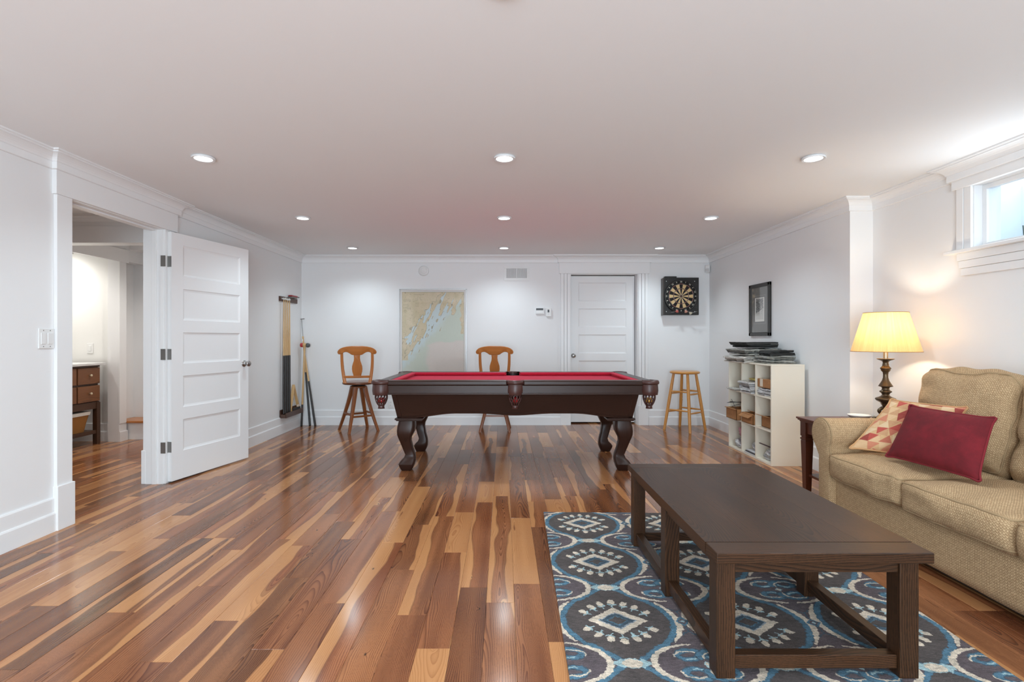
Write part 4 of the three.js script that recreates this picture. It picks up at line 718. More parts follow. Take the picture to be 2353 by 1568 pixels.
// ---------------------------------------------------------------- end table, lamp and dish
{
  const cherry = std({ map: woodTex([100, 50, 30], [60, 26, 15], 91, 70, 0.7, 0.3), roughness: 0.3 });
  const x0 = 2.225, x1 = 2.98, d0 = 3.575, d1 = 3.978, top = 0.6;
  const t = thing('end_table', 'dark cherry end table with moulded top and tapered legs behind the sofa arm', 'end table', [(x0 + x1) / 2, 0, (d0 + d1) / 2]);
  part('top', [box(x0, x1, top - 0.014, top, d0, d1, 0.005, 'x'), box(x0 + 0.008, x1 - 0.008, top - 0.024, top - 0.012, d0 + 0.004, d1 - 0.008, 0.005, 'x'), box(x0 + 0.018, x1 - 0.018, top - 0.034, top - 0.022, d0 + 0.004, d1 - 0.018, 0.004, 'x')], cherry, t);
  const lx = [x0 + 0.055, x1 - 0.055], ld = [d0 + 0.04, d1 - 0.055];
  for (const x of lx) for (const d of ld) { const l = part('leg', leg([[x, top - 0.034, -d, 0.033], [x, 0.46, -d, 0.033], [x, 0.458, -d, 0.028], [x, 0.448, -d, 0.028], [x, 0.446, -d, 0.034], [x, 0.434, -d, 0.034], [x, 0.432, -d, 0.029], [x, 0.42, -d, 0.031], [x, 0, -d, 0.02]], 0.08, 1), cherry, t); }
  part('apron', box(lx[0], lx[1], 0.475, top - 0.034, ld[1] + 0.005, ld[1] + 0.025, 0.001, 'x'), cherry, t); part('apron', box(lx[0], lx[1], 0.475, top - 0.034, ld[0] - 0.025, ld[0] - 0.005, 0.001, 'x'), cherry, t);
  part('apron', box(lx[1] + 0.005, lx[1] + 0.025, 0.475, top - 0.034, ld[0], ld[1], 0.001, 'z'), cherry, t);
  part('drawer', box(lx[0] - 0.02, lx[0] + 0.3, 0.482, top - 0.036, ld[0] + 0.036, ld[1] - 0.036, 0.003, 'z'), cherry, t);
  part('shelf', box(lx[0], lx[1], 0.16, 0.178, ld[0], ld[1], 0.003, 'x'), cherry, t);
  const LX = 2.722, LD = 3.72, m = 0.000356, h0 = 0.6;
  const bronze = std({ color: lin(0.12, 0.085, 0.05), metalness: 0.75, roughness: 0.32 }), bronzeWorn = std({ color: lin(0.42, 0.36, 0.26), metalness: 0.7, roughness: 0.35 });
  const lamp = thing('table_lamp', 'lit table lamp with turned bronze column and pleated yellow shade on end table', 'lamp', [LX, h0, LD]);
  const yz = (z) => 1.19 - (790 + z / 8.71 - 779) / 1200 * LD;
  const prof = [[0, 1290], [48, 1290], [62, 1240], [82, 1205], [90, 1180], [150, 1150], [180, 1112], [168, 1090], [120, 1072], [75, 1045], [60, 1020], [76, 990], [105, 968], [104, 950], [72, 930], [62, 900], [72, 870], [125, 855], [120, 843], [95, 800], [62, 740], [46, 680], [44, 620], [50, 575], [72, 548], [80, 540], [80, 520], [94, 500], [92, 486], [66, 460], [56, 440], [56, 420], [50, 400], [50, 365], [75, 345], [130, 322], [150, 310], [150, 300], [40, 296], [0, 296]].map(([r, z]) => [r * m, yz(z)]);
  part('column', lathe(prof, 40, [LX, 0, LD]), bronze, lamp);
  for (let k = 0; k < 3; k++) { const A = 0.45 + k * 2.094, r = [0.02, 0.045, 0.03, 0.052, 0.075, 0.082, 0.07], y = [0.7, 0.678, 0.652, 0.628, 0.612, 0.62, 0.632]; const pts = r.map((q, i) => V(LX + q * Math.sin(A), y[i], LD - q * Math.cos(A))); part('foot', tube(pts, 0.012, 30, 8), bronze, lamp); }
  part('base_plate', lathe([[0.0001, 0.6005], [0.07, 0.6005], [0.07, 0.608], [0.04, 0.616], [0.018, 0.64], [0.016, 0.7], [0.0001, 0.7]], 30, [LX, 0, LD]), bronze, lamp);
  part('candle_tube', lathe([[0.0148, yz(298)], [0.0148, 1.19], [0.0001, 1.19]], 20, [LX, 0, LD]), bronzeWorn, lamp);
  const harp = []; for (let i = 0; i <= 20; i++) { const a = -Math.PI / 2 + i / 20 * 2 * Math.PI; harp.push(V(LX + 0.055 * Math.cos(a), 1.28 + 0.095 * Math.sin(a), LD)); }
  part('harp', tube(harp, 0.0022, 50, 6, true), bronzeWorn, lamp);
  const shadeTex = dataTex(1024, 128, (a, w, h) => { for (let j = 0; j < h; j++) for (let i = 0; i < w; i++) { const k = clamp(0.6 + 0.22 * vn(i / 2.2, j / 60, 3) + 0.16 * vn(i / 7, 0, 5) + 0.1 * vn(i / 1.2, j / 3, 7)), o = (j * w + i) * 4; a[o] = lerp(206, 236, k); a[o + 1] = lerp(168, 200, k); a[o + 2] = lerp(112, 144, k); a[o + 3] = 255; } });
  const shade = phys({ map: shadeTex, transmission: 0.33, thickness: 0, roughness: 0.95, ior: 1.3, side: THREE.DoubleSide });
  const sy0 = Y(808, LD), sy1 = Y(719, LD), sr0 = 0.211, sr1 = 0.134;
  const sg = new THREE.LatheGeometry([new THREE.Vector2(sr0, sy0), new THREE.Vector2((sr0 + sr1) / 2, (sy0 + sy1) / 2), new THREE.Vector2(sr1, sy1)], 96); deform(sg, (v) => { const a = Math.atan2(v.z, v.x), k = 1 + 0.0035 * Math.sin(a * 48); v.x *= k; v.z *= k; }); sg.translate(LX, 0, -LD); part('shade', sg, shade, lamp, 'glowing yellow fabric lamp shade');
  const rim = std({ color: srgb(176, 132, 74), roughness: 0.8 });
  for (const [r, y] of [[sr0, sy0], [sr1, sy1]]) { const q = new THREE.TorusGeometry(r, 0.0022, 6, 80); q.rotateX(Math.PI / 2); q.translate(LX, y, -LD); part('shade_rim', q, rim, lamp); }
  const spider = []; for (let k = 0; k < 3; k++) spider.push(bar(V(LX, sy1 - 0.004, LD), V(LX + sr1 * Math.cos(k * 2.094), sy1 - 0.001, LD + sr1 * Math.sin(k * 2.094)), 0.0016)); part('spider', spider, bronzeWorn, lamp);
  part('bulb', lathe([[0.0001, 1.292], [0.018, 1.286], [0.029, 1.265], [0.03, 1.25], [0.022, 1.225], [0.013, 1.2], [0.013, 1.185], [0.0001, 1.185]], 24, [LX, 0, LD]), std({ color: lin(1, 0.95, 0.85), emissive: lin(1, 0.78, 0.46), emissiveIntensity: 9 }), lamp);
  const p = new THREE.PointLight(new THREE.Color().setRGB(1, 0.87, 0.68), 0.62, 0, 2); p.name = 'lamp_bulb'; p.position.set(0, 1.255 - h0, 0); p.castShadow = true; p.shadow.radius = 1.4; lamp.add(p);
  one('dish', lathe([[0.0001, 0.6006], [0.04, 0.6006], [0.06, 0.61], [0.074, 0.623], [0.078, 0.625], [0.076, 0.619], [0.062, 0.606], [0.04, 0.6045], [0.0001, 0.6045]], 36, [2.65, 0, 3.89]), std({ color: lin(0.82, 0.82, 0.8), roughness: 0.25 }), 'small white shallow dish beside the lamp on the end table', 'dish');
}

// ---------------------------------------------------------------- things on the walls
function outlet(label, x, y, wallD, kind = 'outlet') {
  const t = thing(kind === 'outlet' ? 'wall_outlet' : 'light_switch', label, kind === 'outlet' ? 'outlet' : 'switch', [x, y, wallD]);
  part('plate', box(x - 0.036, x + 0.036, y - 0.058, y + 0.058, wallD - 0.006, wallD, 0.003), plasticWhite, t);
  if (kind === 'outlet') for (const s of [-1, 1]) { const r = part('socket', box(x - 0.017, x + 0.017, y + s * 0.02 - 0.014, y + s * 0.02 + 0.014, wallD - 0.0085, wallD - 0.005, 0.002), plasticWhite, t); part('slot', [box(x - 0.008, x - 0.0055, y + s * 0.02 - 0.004, y + s * 0.02 + 0.006, wallD - 0.0088, wallD - 0.008), box(x + 0.0055, x + 0.008, y + s * 0.02 - 0.004, y + s * 0.02 + 0.006, wallD - 0.0088, wallD - 0.008)], plasticDark, r); }
  else part('rocker', box(x - 0.016, x + 0.016, y - 0.033, y + 0.033, wallD - 0.01, wallD - 0.005, 0.002), plasticWhite, t);
  return t;
}
outlet('white wall outlet low on the back wall behind the leather corner pocket', X(898, BACK), Y(928, BACK), BACK);
outlet('white wall outlet low on the back wall behind the backless stool', X(1567, BACK), Y(916, BACK), BACK);
outlet('white switch plate on the washroom wall above the vanity', -4.81, 1.08, 6.08, 'switch');
{
  const d = 3.186, y = 1.192, t = thing('light_switch', 'white double rocker light switch beside the hall doorway', 'switch', [WL, y, d]);
  part('plate', box(WL, WL + 0.007, y - 0.061, y + 0.061, d - 0.058, d + 0.05, 0.003), plasticWhite, t);
  for (const q of [-0.027, 0.02]) { part('rocker', box(WL + 0.005, WL + 0.0105, y - 0.034, y + 0.034, d + q - 0.0165, d + q + 0.0165, 0.0015), plasticWhite, t); for (const s of [-1, 1]) part('screw', new THREE.CylinderGeometry(0.003, 0.003, 0.002, 10).rotateZ(Math.PI / 2).translate(WL + 0.0075, y + s * 0.049, -(d + q)), brushed, t); }
}
{
  const x = X(974, BACK), y = Y(623, BACK), t = thing('smoke_detector', 'round white smoke detector on the back wall above the framed chart', 'smoke detector', [x, y, BACK]);
  const q = lathe([[0.0001, 0], [0.07, 0], [0.072, 0.012], [0.066, 0.022], [0.05, 0.03], [0.047, 0.026], [0.042, 0.026], [0.038, 0.036], [0.0001, 0.039]], 40); q.rotateX(Math.PI / 2); q.translate(x, y, -BACK); part('body', q, plasticWhite, t);
  const b = lathe([[0.0001, 0], [0.012, 0], [0.012, 0.003], [0.0001, 0.003]], 20); b.rotateX(Math.PI / 2); b.translate(x + 0.016, y - 0.01, -BACK + 0.038); part('button', b, plasticWhite, t);
}
{
  const x0 = X(1158.5, BACK), x1 = X(1217, BACK), y0 = Y(645.5, BACK), y1 = Y(613.5, BACK), t = thing('air_vent', 'white rectangular air register with upright slats high on the back wall', 'vent', [(x0 + x1) / 2, y0, BACK]);
  const fx0 = x0 + 0.03, fx1 = x1 - 0.036, fy0 = y0 + 0.038, fy1 = y1 - 0.024, D = BACK;
  part('frame', [box(x0, x1, y0, fy0, D - 0.008, D, 0.002), box(x0, x1, fy1, y1, D - 0.008, D, 0.002), box(x0, fx0, fy0, fy1, D - 0.008, D), box(fx1, x1, fy0, fy1, D - 0.008, D)], plasticWhite, t);
  part('backing', box(fx0, fx1, fy0, fy1, D - 0.0015, D), std({ color: lin(0.75, 0.75, 0.75), roughness: 0.8 }), t);
  const m = (fx0 + fx1) / 2; part('bar', box(m - 0.006, m + 0.006, fy0, fy1, D - 0.007, D), plasticWhite, t);
  for (const [a, b] of [[fx0, m - 0.006], [m + 0.006, fx1]]) for (let i = 0; i < 12; i++) { const c = lerp(a, b, (i + 0.5) / 12); part('slat', new THREE.BoxGeometry(0.0022, fy1 - fy0, 0.012).rotateY(a < m - 0.007 ? 0.5 : -0.5).translate(c, (fy0 + fy1) / 2, -D + 0.0055), plasticWhite, t); }
  part('lever', box(fx1 + 0.006, fx1 + 0.022, (fy0 + fy1) / 2 - 0.003, (fy0 + fy1) / 2 + 0.003, D - 0.016, D - 0.007, 0.001), plasticWhite, t);
}
{
  let x0 = X(1231, BACK), x1 = X(1250, BACK), y0 = Y(722, BACK), y1 = Y(708, BACK), t = thing('thermostat', 'white wall thermostat with a wide dark display', 'thermostat', [(x0 + x1) / 2, y0, BACK]);
  part('body', box(x0, x1, y0, y1, BACK - 0.026, BACK, 0.004), plasticWhite, t); part('display', box(x0 + 0.004, x1 - 0.012, y1 - 0.034, y1 - 0.005, BACK - 0.0268, BACK - 0.02, 0.001), plasticDark, t);
  x0 = X(1254.5, BACK); x1 = X(1266.5, BACK); y0 = Y(728, BACK); y1 = Y(708.5, BACK);
  t = thing('wall_control', 'white upright wall control with a small dark screen beside the door casing', 'wall control', [(x0 + x1) / 2, y0, BACK]);
  part('body', box(x0, x1, y0, y1, BACK - 0.03, BACK, 0.005), plasticWhite, t); part('display', box(x0 + 0.02, x1 - 0.027, y1 - 0.06, y1 - 0.022, BACK - 0.031, BACK - 0.02, 0.001), plasticDark, t); part('button', box(x0 + 0.03, x1 - 0.034, y1 - 0.085, y1 - 0.074, BACK - 0.032, BACK - 0.02, 0.001), std({ color: lin(0.5, 0.5, 0.5), roughness: 0.5 }), t);
  const sx = X(1627, 7.17), sy = Y(618, 7.17); t = thing('motion_sensor', 'small white motion sensor high in the corner beside the dartboard', 'sensor', [sx, sy, 7.17]);
  const q = new RoundedBoxGeometry(0.062, 0.108, 0.05, 3, 0.014); q.rotateY(-0.6); q.translate(2.803, sy, -7.17); part('body', q, plasticWhite, t); const e = new RoundedBoxGeometry(0.046, 0.045, 0.01, 2, 0.004); e.rotateY(-0.6); e.translate(2.79, sy - 0.02, -7.151); part('lens', e, std({ color: lin(0.6, 0.6, 0.6), roughness: 0.4 }), t);
}
// framed chart
{
  const x0 = X(917.5, 7.19), x1 = X(1072, 7.19), y1 = Y(664.5, 7.19), y0 = 0.64, D = BACK;
  const t = thing('framed_chart', 'large framed coastal chart in pale tan, blue and green on the back wall', 'chart', [(x0 + x1) / 2, y0, D]);
  const fr = std({ color: lin(0.5, 0.5, 0.5), metalness: 0.6, roughness: 0.35 }), w = 0.012;
  part('frame', [box(x0, x1, y1 - w, y1, D - 0.024, D, 0.002), box(x0, x1, y0, y0 + w, D - 0.024, D, 0.002), box(x0, x0 + w, y0, y1, D - 0.024, D, 0.002), box(x1 - w, x1, y0, y1, D - 0.024, D, 0.002)], fr, t);
  const W = 720, H = Math.round(720 * (y1 - y0 - 2 * w) / (x1 - x0 - 2 * w));
  const print = dataTex(W, H, (a) => {
    const tan = [206, 190, 160], tan2 = [194, 180, 146], water = [190, 204, 206], green = [188, 196, 182], pink = [204, 194, 186], paper = [214, 212, 208], ink = [150, 144, 124];
    for (let j = 0; j < H; j++) for (let i = 0; i < W; i++) {
      const u = i / W, v = j / H, o = ((H - 1 - j) * W + i) * 4; let c;
      const m = 0.026; if (u < m || u > 1 - m || v < 0.022 || v > 1 - 0.02) c = paper; else if (u < m + 0.004 || u > 0.996 - m || v < 0.026 || v > 0.976) c = ink;
      else {
        // islands and inlets run from lower left to upper right
        const q = u * 0.5 - v * 0.8, w = u * 0.86 + v * 0.52, n = fbm(u * 8, v * 10, 3), long = vn(w * 20 + 3, q * 4.6, 41) * 0.7 + vn(w * 44, q * 10, 42) * 0.5 + vn(w * 70, q * 22, 43) * 0.2;
        const coast = v - (0.6 - 0.88 * u) - 0.07 * n - 0.03 * vn(u * 30, v * 30, 9), deepness = sstep(0.2, 0.62, coast), nearTop = sstep(0.36, 0.02, v) * sstep(0.35, 0.6, u);
        const fingers = long - 0.2 + nearTop * 0.75 - deepness * 1.6 - sstep(0.4, 0.52, v) * 0.6 * sstep(0.3, 0.6, u);
        const islet = vn(w * 58, q * 15, 44) + 0.3 * vn(w * 20, q * 5, 45) > 0.62 + deepness * 0.9 && v < 0.62, land = coast < 0 || islet || (u < 0.12 && v > 0.55 && v < 0.8 && 0.13 + 0.1 * n > u) || fingers > 0.0 || (u > 0.92 + 0.04 * n && v < 0.5);
        if (land) { const k = clamp(0.5 + fbm(u * 14, v * 14, 11)); c = tan.map((q, z) => lerp(q, tan2[z], k)); if (Math.abs(vn(u * 60, v * 60, 12)) < 0.05) c = c.map((q) => q * 0.88); if (islet && coast > 0 && fingers <= 0) c = c.map((q) => q * 0.86); if (Math.abs(fingers) < 0.05 && coast > 0 || Math.abs(coast) < 0.004) c = ink; }
        else { const gz = sstep(0.25, 0.42, coast + 0.06 * n), pz = sstep(0.01, -0.02, 0.62 - v + 0.0 - (u - 0.45) * 0.1 + 0.03 * n) * sstep(0.36, 0.46, u + 0.04 * n); c = water.map((q, z) => lerp(lerp(q, green[z], gz), pink[z], pz)); if (hash(i >> 1, j >> 1, 17) > 0.985 && vn(u * 20, v * 20, 3) > -0.2) c = c.map((q) => q * 0.86); }
      }
      for (let z = 0; z < 3; z++) a[o + z] = c[z]; a[o + 3] = 255;
    }
    // lines of small type and a compass mark on the land side
    const block = (x, y, w, h, f) => { for (let j = 0; j < h; j++) for (let i = 0; i < w; i++) if (f(i, j)) { const o = ((H - 1 - (y + j)) * W + x + i) * 4; a[o] *= 0.72; a[o + 1] *= 0.72; a[o + 2] *= 0.72; } };
    for (const [x, y, w, n] of [[150, 44, 110, 2], [32, 105, 80, 3], [165, 92, 34, 4], [215, 108, 30, 1], [30, 160, 60, 2], [165, 140, 40, 3], [30, 190, 90, 2], [165, 170, 36, 2], [80, 205, 40, 2]]) for (let k = 0; k < n; k++) block(x, y + k * 9, w, 3, (i, j) => hash(i >> 1, j + k * 7, x) > 0.4);
    for (let k = 0; k < 12; k++) block(48, 26 + k, 12, 1, (i) => Math.abs(i - 6) < 5 - Math.abs(k - 6) * 0.3);
    block(40, 220, 26, 26, (i, j) => Math.abs(Math.hypot(i - 13, j - 13) - 11) < 1.6);
  }, true);
  const g = box(x0 + w, x1 - w, y0 + w, y1 - w, D - 0.016, D - 0.004), p = g.attributes.position; for (let i = 0; i < p.count; i++) g.attributes.uv.setXY(i, (p.getX(i) - x0 - w) / (x1 - x0 - 2 * w), (p.getY(i) - y0 - w) / (y1 - y0 - 2 * w));
  part('print', g, phys({ map: print, roughness: 0.5, clearcoat: 1, clearcoatRoughness: 0.02 }), t, 'pale chart of a coast with many narrow islands behind glass');
}
// small framed etching on the right wall
{
  const d0 = 5.535, d1 = 6.0, y0 = 1.222, y1 = 1.8, w = 0.04, t = thing('framed_picture', 'narrow black framed etching with grey mat on the right wall', 'picture', [WR, y0, (d0 + d1) / 2]);
  const fr = std({ color: lin(0.02, 0.017, 0.015), roughness: 0.35 });
  part('frame', [box(WR - 0.026, WR, y0, y0 + w, d0, d1, 0.006), box(WR - 0.026, WR, y1 - w, y1, d0, d1, 0.006), box(WR - 0.026, WR, y0, y1, d0, d0 + w, 0.006), box(WR - 0.026, WR, y0, y1, d1 - w, d1, 0.006)], fr, t);
  const tex = canvasTex(384, 512, (k, W, H) => {
    k.fillStyle = '#6a6762'; k.fillRect(0, 0, W, H); k.strokeStyle = '#8b8880'; k.lineWidth = 4; k.strokeRect(58, 96, 268, 316); k.fillStyle = '#dcdad2'; k.fillRect(88, 118, 208, 272); k.fillStyle = '#c9c8c2'; k.fillRect(108, 138, 168, 228);
    let z = 5; const r = () => { z = (z * 16807) % 2147483647; return z / 2147483647; };
    for (let i = 0; i < 1500; i++) { const x = 108 + r() * 164, y = 138 + r() * 170; if (y > 300 - (x - 108) * 0.32 && r() < 0.93) continue; const g = Math.floor(25 + r() * 70 + (x > 200 ? 55 : 0)); k.strokeStyle = `rgb(${g},${g},${g})`; k.lineWidth = 1 + r() * 2; k.beginPath(); k.moveTo(x, y); k.lineTo(x + 6 * r() - 1, y - 6 - 14 * r()); k.stroke(); }
    for (let i = 0; i < 60; i++) { k.strokeStyle = '#e8e6e0'; k.lineWidth = 1 + 2 * r(); const x = 112 + r() * 150, y = 150 + r() * 130; k.beginPath(); k.moveTo(x, y); k.lineTo(x + 12 * r() - 3, y - 10 * r()); k.stroke(); }
  });
  const g = box(WR - 0.014, WR - 0.004, y0 + w - 0.004, y1 - w + 0.004, d0 + w - 0.004, d1 - w + 0.004), p = g.attributes.position; for (let i = 0; i < p.count; i++) g.attributes.uv.setXY(i, 1 - (-p.getZ(i) - d0 - w) / (d1 - d0 - 2 * w), (p.getY(i) - y0 - w) / (y1 - y0 - 2 * w));
  part('print', g, phys({ map: tex, roughness: 0.5, clearcoat: 1, clearcoatRoughness: 0.03 }), t, 'grey matted etching of a snowy wooded slope behind glass');
}
// dartboard in its black cabinet
{
  const D = BACK, F = 7.105, x0 = 2.17, x1 = 2.658, y0 = 1.515, y1 = 2.024, black = std({ color: lin(0.016, 0.015, 0.014), roughness: 0.45 }), side = std({ color: lin(0.05, 0.04, 0.034), roughness: 0.35 });
  const t = thing('dartboard', 'black square dartboard cabinet with round cream and black target on the back wall', 'dartboard', [(x0 + x1) / 2, y0, D]);
  part('cabinet', [box(x0 + 0.014, x1, y0, y1, F, D - 0.012, 0.003)], black, t);
  part('cabinet_side', box(x0, x0 + 0.0145, y0 - 0.004, y1 - 0.008, F - 0.002, D - 0.01, 0.003), side, t); part('top_cap', box(x0 + 0.03, x0 + 0.19, y1 - 0.004, y1 + 0.018, F + 0.01, D - 0.03, 0.003), black, t);
  part('hanger', box(x0 + 0.1, x1 - 0.1, y0 + 0.1, y1 - 0.1, D - 0.013, D), black, t);
  const cx = 2.407, cy = 1.768, tex = canvasTex(1024, 1024, (k, W) => {
    const s = 512 / 0.2255, C = 512, N = [20, 1, 18, 4, 13, 6, 10, 15, 2, 17, 3, 19, 7, 16, 8, 11, 14, 9, 12, 5]; k.fillStyle = '#0d0c0b'; k.fillRect(0, 0, W, W);
    const seg = (r0, r1, i, c) => { const a = (i - 0.5) / 20 * 6.2832 - 1.5708, b = a + 0.31416; k.beginPath(); k.arc(C, C, r1 * s, a, b); k.arc(C, C, r0 * s, b, a, true); k.closePath(); k.fillStyle = c; k.fill(); };
    for (let i = 0; i < 20; i++) { const dk = i % 2 === 0, f = dk ? '#14100e' : '#c8a878', m = dk ? '#7a2f22' : '#2c2620'; seg(0.016, 0.099, i, f); seg(0.099, 0.107, i, m); seg(0.107, 0.162, i, f); seg(0.162, 0.17, i, m); }
    k.fillStyle = '#2c2620'; k.beginPath(); k.arc(C, C, 0.016 * s, 0, 7); k.fill(); k.fillStyle = '#6a2018'; k.beginPath(); k.arc(C, C, 0.0065 * s, 0, 7); k.fill();
    k.fillStyle = '#c9c2b2'; k.font = 'bold 62px sans-serif'; k.textAlign = 'center'; k.textBaseline = 'middle';
    for (let i = 0; i < 20; i++) { const a = i / 20 * 6.2832 - 1.5708; k.save(); k.translate(C + 0.196 * s * Math.cos(a), C + 0.196 * s * Math.sin(a)); k.rotate(a + 1.5708 + (Math.sin(a) > 0.3 ? Math.PI : 0)); k.fillText(String(N[i]), 0, 0); k.restore(); }
  });
  const b = new THREE.CylinderGeometry(0.2255, 0.2255, 0.028, 64); b.rotateX(Math.PI / 2); b.translate(cx, cy, -F + 0.014); const p = b.attributes.position; for (let i = 0; i < p.count; i++) b.attributes.uv.setXY(i, (p.getX(i) - cx) / 0.451 + 0.5, (p.getY(i) - cy) / 0.451 + 0.5);
  const board = part('target', b, std({ map: tex, roughness: 0.85 }), t, 'round cream and black dart target with numbers'), wire = [];
  for (const r of [0.016, 0.099, 0.107, 0.162, 0.17, 0.215]) { const q = new THREE.TorusGeometry(r, 0.0009, 5, 72); q.translate(cx, cy, -F + 0.0288); wire.push(q); }
  for (let i = 0; i < 20; i++) { const a = (i + 0.5) / 20 * 6.2832; wire.push(bar(new THREE.Vector3(cx + 0.016 * Math.cos(a), cy + 0.016 * Math.sin(a), -F + 0.0288), new THREE.Vector3(cx + 0.172 * Math.cos(a), cy + 0.172 * Math.sin(a), -F + 0.0288), 0.0008, 0.0008, 5)); }
  part('wire', wire, steel, board);
  for (const [sx, sy] of [[0.045, 0.045], [0.43, 0.045], [0.045, 0.458], [0.43, 0.458]]) part('screw', new THREE.SphereGeometry(0.006, 12, 8).translate(x0 + sx, y0 + sy, -F + 0.001), plasticWhite, t);
  // darts resting in the holders at the foot of the cabinet
  [[0.07, 0.03, 0.25, lin(0.5, 0.12, 0.1), 'red'], [0.4, 0.034, -0.15, lin(0.6, 0.3, 0.22), 'orange'], [0.46, 0.05, 0.45, lin(0.62, 0.55, 0.42), 'cream']].forEach(([ox, oy, tilt, c, nm]) => {
    const q = thing('dart', 'small dart with ' + nm + ' flights in the holder below the target', 'dart', [x0 + ox, y0 + oy, F - 0.05], 0, null, false); q.rotation.z = tilt * 0.6 + (ox > 0.2 ? Math.PI / 2 : -Math.PI / 2);
    part('barrel', lathe([[0.0001, 0], [0.001, 0.025], [0.0035, 0.03], [0.0038, 0.07], [0.002, 0.075], [0.002, 0.1], [0.0001, 0.1]], 10), steel, q); const f = []; for (const r of [0, Math.PI / 2]) { const e = extrude([[-0.017, 0.125], [-0.017, 0.1], [0, 0.078], [0.017, 0.1], [0.017, 0.125], [0, 0.12]], 0.0016); e.translate(0, 0, -0.0008); e.rotateY(r); f.push(e); } part('flight', f, std({ color: c, roughness: 0.6 }), q);
  });
}

// ---------------------------------------------------------------- cue rack and what hangs, stands and leans beside it
{
  const rackWood = std({ map: woodTex([96, 66, 52], [58, 38, 30], 51, 80, 0.8, 0.5), roughness: 0.45 });
  const WL = -2.789;
  const r = thing('cue_rack', 'wooden wall rack for pool cues on the left wall near the corner', 'cue rack', [WL + 0.001, 0.2, 6.8]);
  part('top_bar', box(WL, WL + 0.02, 1.662, 1.722, 6.48, 7.02, 0.003, 'z'), rackWood, r);
  part('tray', [box(WL, WL + 0.012, 0.2, 0.3, 6.5, 7.045, 0.002, 'z'), box(WL, WL + 0.085, 0.2, 0.245, 6.5, 7.045, 0.003, 'z'), box(WL + 0.075, WL + 0.088, 0.2, 0.262, 6.5, 7.045, 0.003, 'z')], rackWood, r);
  const cd = [6.532, 6.589, 6.646, 6.703];
  for (const d of cd) part('clip', [box(WL + 0.018, WL + 0.05, 1.685, 1.7, d - 0.016, d - 0.009, 0.002), box(WL + 0.018, WL + 0.05, 1.685, 1.7, d + 0.009, d + 0.016, 0.002)], plasticWhite, r);
  const maple = std({ map: woodTex([222, 186, 134], [184, 140, 90], 53, 60, 0.5, 0.2), roughness: 0.3 }), butt = std({ color: lin(0.018, 0.013, 0.011), roughness: 0.32 }), ivory = std({ color: lin(0.75, 0.72, 0.66), roughness: 0.4 });
  const cueShape = (g, len, split) => { part('butt', lathe([[0.0001, 0], [0.0135, 0], [0.0148, 0.01], [0.0125, split], [0.0001, split]], 16), butt, g, 'black lacquered cue butt'); part('shaft', metreUV(lathe([[0.0122, split], [0.0067, len - 0.03], [0.0067, len - 0.03]], 16)), maple, g, 'pale maple cue shaft'); part('tip', lathe([[0.0067, len - 0.03], [0.0067, len - 0.006], [0.0058, len], [0.0001, len]], 12), ivory, g); };
  cd.forEach((d, i) => cueShape(thing('pool_cue', ['black butted pool cue in the wall rack, nearest the open door', 'black butted pool cue, second in the wall rack from the door side', 'black butted pool cue, third in the wall rack from the door side', 'black butted pool cue in the wall rack, next to the ball triangle'][i], 'pool cue', [WL + 0.042, 0.2455, d], 0, 'pool cues in the wall rack', false), 1.46 + 0.006 * (i % 2), 0.735));
  // brush on the top bar
  let t = thing('table_brush', 'red backed brush with grey bristles lying on the rack top bar', 'brush', [WL + 0.03, 1.722, 6.86]);
  part('back', box(WL + 0.005, WL + 0.06, 1.737, 1.757, 6.75, 6.93, 0.008, 'z'), std({ color: lin(0.32, 0.02, 0.025), roughness: 0.4 }), t); part('bristles', box(WL + 0.01, WL + 0.055, 1.7225, 1.738, 6.755, 6.925, 0.004, 'z'), std({ color: lin(0.2, 0.19, 0.18), roughness: 0.95 }), t); part('handle', box(WL + 0.02, WL + 0.045, 1.738, 1.753, 6.92, 7.03, 0.006, 'z'), std({ color: lin(0.16, 0.15, 0.145), roughness: 0.5 }), t);
  // ball triangle leaning in the tray
  { const A = [[-0.15, 0], [0.15, 0], [0, 0.335]], I = [[-0.126, 0.014], [0.126, 0.014], [0, 0.298]], sh = new THREE.Shape(A.map((p) => new THREE.Vector2(...p))); sh.holes.push(new THREE.Path(I.map((p) => new THREE.Vector2(...p)))); const g = new THREE.ExtrudeGeometry(sh, { depth: 0.03, bevelEnabled: true, bevelSize: 0.002, bevelThickness: 0.002, bevelSegments: 1 }); g.rotateX(-0.03); g.rotateY(Math.PI / 2); g.translate(WL + 0.018, 0.2485, -6.88); one('ball_triangle', metreUV(toCreasedNormals(g, 0.5), 'z'), maple, 'pale wooden ball triangle standing in the cue rack tray', 'ball rack'); }
  one('table_brush', [box(WL + 0.054, WL + 0.0745, 0.2465, 0.29, 6.76, 6.99, 0.009, 'z')], std({ color: lin(0.012, 0.011, 0.011), roughness: 0.6 }), 'black table brush lying in the cue rack tray', 'brush');
  one('chalk_block', [box(WL + 0.054, WL + 0.0745, 0.2905, 0.32, 6.9, 6.97, 0.005)], std({ color: lin(0.62, 0.5, 0.4), roughness: 0.8 }), 'cream block on top of the black brush in the rack tray', 'block');
  // sticks leaning into the corner
  const lean = (name, label, cat, foot, top) => { const g = thing(name, label, cat, [foot.x, foot.y, -foot.z], 0, null, false), dir = top.clone().sub(foot).normalize(); g.quaternion.setFromUnitVectors(new THREE.Vector3(0, 1, 0), dir); return g; };
  cueShape(lean('pool_cue', 'black butted pool cue leaning in the corner, its foot nearest the swivel chair', 'pool cue', V(-2.565, 0, 7.115), V(-2.745, 1.2, 7.125)), 1.2, 0.62);
  t = lean('bridge_stick', 'cue bridge stick with a thin rod and small cross head leaning in the corner', 'bridge stick', V(-2.645, 0, 7.135), V(-2.756, 1.22, 7.175));
